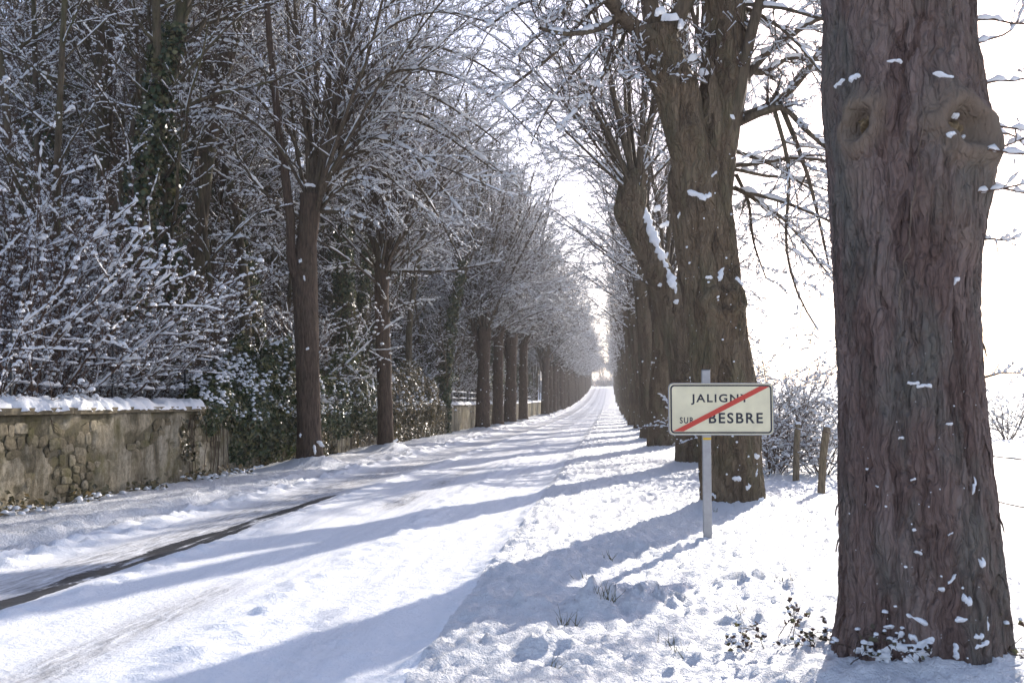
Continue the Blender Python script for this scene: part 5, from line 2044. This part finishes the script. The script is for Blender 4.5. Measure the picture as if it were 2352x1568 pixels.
# ------------------------------------------------------------------ right verge: fence, hedge, field bush
def field_fence():
    A, B = np.array([3.29, 16.2]), np.array([3.33, 18.5])
    posts = [((3.66, 8.3), 1.0, (.05, .0)), ((A[0], A[1]), 1.03, (.13, .02)), ((B[0], B[1]), 1.0, (.06, .0)), ((3.38, 21.4), 1.0, (-.05, 0)), ((3.36, 25.0), 1.0, (.04, 0))]
    root = empty('wire_fence', (3.5, 16.2, 0))
    tag(root, 'leaning weathered wooden posts with barbed wire along the field, right of the sign', 'fence')
    tops = []
    for i, ((x, y), h, (lx, ly)) in enumerate(posts):
        z = gz(x, y)
        C = [(x - 3.5, y - 16.2, z - .3), (x - 3.5 + lx * .4, y - 16.2, z + h * .5), (x - 3.5 + lx, y - 16.2 + ly, z + h)]
        V, F = trunk(C, [.062, .060, .055], 16, 12, .006, 14, 0, i * 2.0, closed=True, big=.1)
        po = link('post', mk_mesh('post', V, F, M['post_wood']), root)
        put_patch(po, np.array(C[-1]) + np.array([0, 0, .01]), (0, 0, 1), .13, .13, i, 0, .05)
        tops.append(np.array(C[-1]))
    rg = np.random.default_rng(6)
    for dz in (-.06, -.48):
        pts = []
        for a, b in zip(tops[:-1], tops[1:]):
            for f in np.linspace(0, 1, 30)[:-1]:
                p = a + (b - a) * f
                pts.append(p + np.array([-.05, 0, dz - .12 * f * (1 - f)]))
        P = np.array(pts)
        w = tube_obj('wire', P, .007, M['wire'], root, 5)
        # barbs: short twisted ends all along, too small to pick apart
        seg = P[1::2]
        q = rg.normal(size=(len(seg), 3))
        q = norm(q)
        Pb = np.stack([seg - q * .022, seg + q * .022], 1)
        V, F = tubes([(Pb, np.full(Pb.shape[:2], .004), 3)])
        stuff(link('barbs', mk_mesh('barbs', V, F, M['wire']), w))
        V, F = snow_tubes([(P[None], np.full((1, len(P)), .0045), 1, .009, 4)], rg, gap=.55)
        stuff(link('snow', mk_mesh('wire_snow', V, F, M['snow_branch']), w))


field_fence()
for i, (x, y, v, s, rz, lab) in enumerate(((3.15, 20.2, 2, 1.05, .3, 'frosted hedge shrub just right of the forked trunk, behind the leaning posts'),
                                           (4.25, 20.6, 2, 1.0, 2.1, 'frosted hedge shrub behind the right-hand leaning post'),
                                           (3.7, 22.6, 1, .95, 4.0, 'taller frosted shrub rising at the back of the field hedge'),
                                           (3.5, 26.5, 2, 1.1, 1.0, 'frosted shrub farther along the field fence, mostly hidden by the hedge'))):
    add_tree('hedge_shrub', (x, y, gz(x, y) - .03), SHRUB[v], lab, 'shrub', 'hedge along the field fence', rz, s)
add_tree('field_bush', (15.55, 41.0, float(zbase(15.55, 41)) - .05), SHRUB[1], 'lone bare bush out in the white field at the right edge', 'bush', None, .5, .95)

# ------------------------------------------------------------------ brambles and grass in the snow
def gpix(px, py, z0=.09):
    d = ray(px, py)
    t = (z0 - CAM_H) / d[2]
    p = np.array([0, 0, CAM_H]) + d * t
    return p[0], p[1]


def grass_tuft(px, py, n, h, label, seed):
    rg = np.random.default_rng(seed)
    x, y = gpix(px, py)
    root_z = gz(x, y) - .015
    p0 = np.stack([rg.normal(size=n) * .035, rg.normal(size=n) * .035, np.zeros(n)], 1)
    P, R = grow(p0, norm(np.stack([rg.normal(size=n) * .45, rg.normal(size=n) * .45, np.ones(n)], 1)), rg.uniform(.5, 1.1, n) * h, np.full(n, .0032), 3, .16, 0, -.12, rg, .15)
    V, F = tubes([(P, R, 3)])
    o = empty('grass_tuft', (x, y, root_z))
    stuff(link('blades', mk_mesh('blades', V, F, M['grass']), o))
    tag(o, label, 'grass', 'grass tufts in the verge snow')


for k, (px, py, n, h, lab) in enumerate([(1398, 1280, 9, .12, 'few dark grass blades inside the trunk shadow, uppermost of the shadowed tufts'), (1345, 1322, 7, .10, 'short grass blades in the trunk shadow left of the drift'), (1384, 1388, 26, .16, 'densest dark grass tuft, in the shadow of the sign panel'),
                                         (1310, 1422, 13, .13, 'grass tuft at the left lower edge of the sign shadow'), (1266, 1528, 8, .13, 'brown stubble tuft nearest the bottom edge, left on the verge'), (1551, 1500, 6, .12, 'single thin stalks on the sunlit verge, lower middle'),
                                         (1534, 1470, 7, .10, 'faint stalks on a hump above the thin sunlit stalks'), (1802, 1337, 14, .11, 'pale frosted tuft on the verge between sign and great trunk'), (1846, 1190, 12, .08, 'brown tuft in the snow below the fence posts'), (1640, 1175, 8, .1, 'tuft beside the foot of the forked tree'), (1700, 1420, 6, .09, 'tiny stalks midway between sign post and great trunk foot')]):
    grass_tuft(px, py, n, h, lab, 100 + k)


def bramble(px, py, n, ln, label, seed, d0=None, z0=.09, leafn=3):
    rg = np.random.default_rng(seed)
    x, y = gpix(px, py, z0)
    root = empty('bramble', (x, y, gz(x, y) - .02))
    tag(root, label, 'bramble', 'brambles at the great trunk')
    d = norm(np.stack([rg.normal(size=n) * .8, rg.normal(size=n) * .5, rg.uniform(.3, 1.1, n)], 1))
    p0 = np.stack([rg.normal(size=n) * .08, rg.normal(size=n) * .06, np.zeros(n)], 1)
    L = rg.uniform(.6, 1.1, n) * ln
    P, R = grow(p0, d, L, np.full(n, .003), 8, .15, .0, -.16, rg, .4)
    p, dd, l2, r2 = spawn(P, R, L, 4, .25, 1, .5, 1.1, .25, .7, rg, .2, .1, .0015)
    P2, R2 = grow(p, dd, l2, r2, 2, .1, 0, 0, rg, .6)
    V, F = tubes([(P, R, 4), (P2, R2, 3)])
    link('stems', mk_mesh('bramble_stems', V, F, M['dead_leaf']), root)
    pts = np.repeat(P2[:, -1], leafn, 0) + rg.normal(size=(len(P2) * leafn, 3)) * .012
    V, F = leaf_cloud(pts, np.tile([0, -.4, .8], (len(pts), 1)), rg, .016, .034, .8)
    stuff(link('leaves', mk_mesh('bramble_leaves', V, F, M['dead_leaf'], False), root))
    ps = pts[rg.uniform(size=len(pts)) < .35] + np.array([0, 0, .012])
    V, F = lumps(ps, rg, .008, .02, .7)
    stuff(link('snow', mk_mesh('bramble_snow', V, F, M['snow_patch']), root))


bramble(1800, 1468, 5, .30, 'reddish bramble sprig standing in sunlit snow left of the great trunk', 1)
bramble(1742, 1492, 4, .16, 'low dark bramble leaves farthest left of the great trunk', 2)
bramble(1890, 1500, 4, .18, 'bramble leaves close against the left foot of the great trunk', 3)
bramble(2030, 1560, 9, .26, 'dark bramble tangle before the left half of the great trunk foot', 4, leafn=3)
bramble(2140, 1566, 6, .24, 'bramble with broad leaves before the middle of the great trunk foot', 5, leafn=3)
bramble(2250, 1556, 10, .30, 'dark bramble tangle before the right half of the great trunk foot', 6, leafn=4)
bramble(2330, 1540, 6, .26, 'bramble stems in the snow at the lower right corner', 7)

# weeds and litter along the wall foot
for k, (yy, n, lab) in enumerate(((11.6, 90, 'snow-capped weed clump at the wall foot by the left edge'), (13.2, 60, 'small weed clump at the wall foot, second from the left edge'), (15.0, 70, 'dry weed clump at the wall foot under the flaking render'), (17.0, 90, 'snowy leaf clump at the wall foot left of the sparse creeper'), (18.6, 110, 'brown leaf clump at the wall foot beneath the low ivy'))):
    rg = np.random.default_rng(300 + k)
    root = empty('weed_clump', (-7.12, yy, gz(-7.12, yy)))
    tag(root, lab, 'weeds', 'weeds along the wall foot')
    p = rg.normal(size=(n, 3)) * np.array([.10, .35, .07]) + np.array([0, 0, .08])
    V, F = leaf_cloud(p, np.tile([.6, -.3, .8], (n, 1)), rg, .04, .09, .8)
    stuff(link('leaves', mk_mesh('weed_leaves', V, F, M['ivy_dry'], False), root))
    V, F = lumps(p[::3] * np.array([1, 1, .4]) + np.array([.05, 0, .01]), rg, .02, .06, .5)
    stuff(link('snow', mk_mesh('weed_snow', V, F, M['snow_patch']), root))

# ------------------------------------------------------------------ thin winter haze
def haze():
    mb = MB()
    mb.box((0, 1600, 24), (7400, 4600, 60))
    m, n, l, out = nt('haze')
    v = n.new('ShaderNodeVolumePrincipled')
    v.inputs['Color'].default_value = (.93, .95, 1, 1)
    v.inputs['Density'].default_value = HAZE
    v.inputs['Anisotropy'].default_value = .35
    l.new(v.outputs[0], out.inputs['Volume'])
    o = link('haze', mb.mesh('haze', m))
    stuff(o)
    tag(o, 'thin pale winter haze over the avenue and fields', 'haze')


HAZE = 0.0008
if HAZE:
    haze()
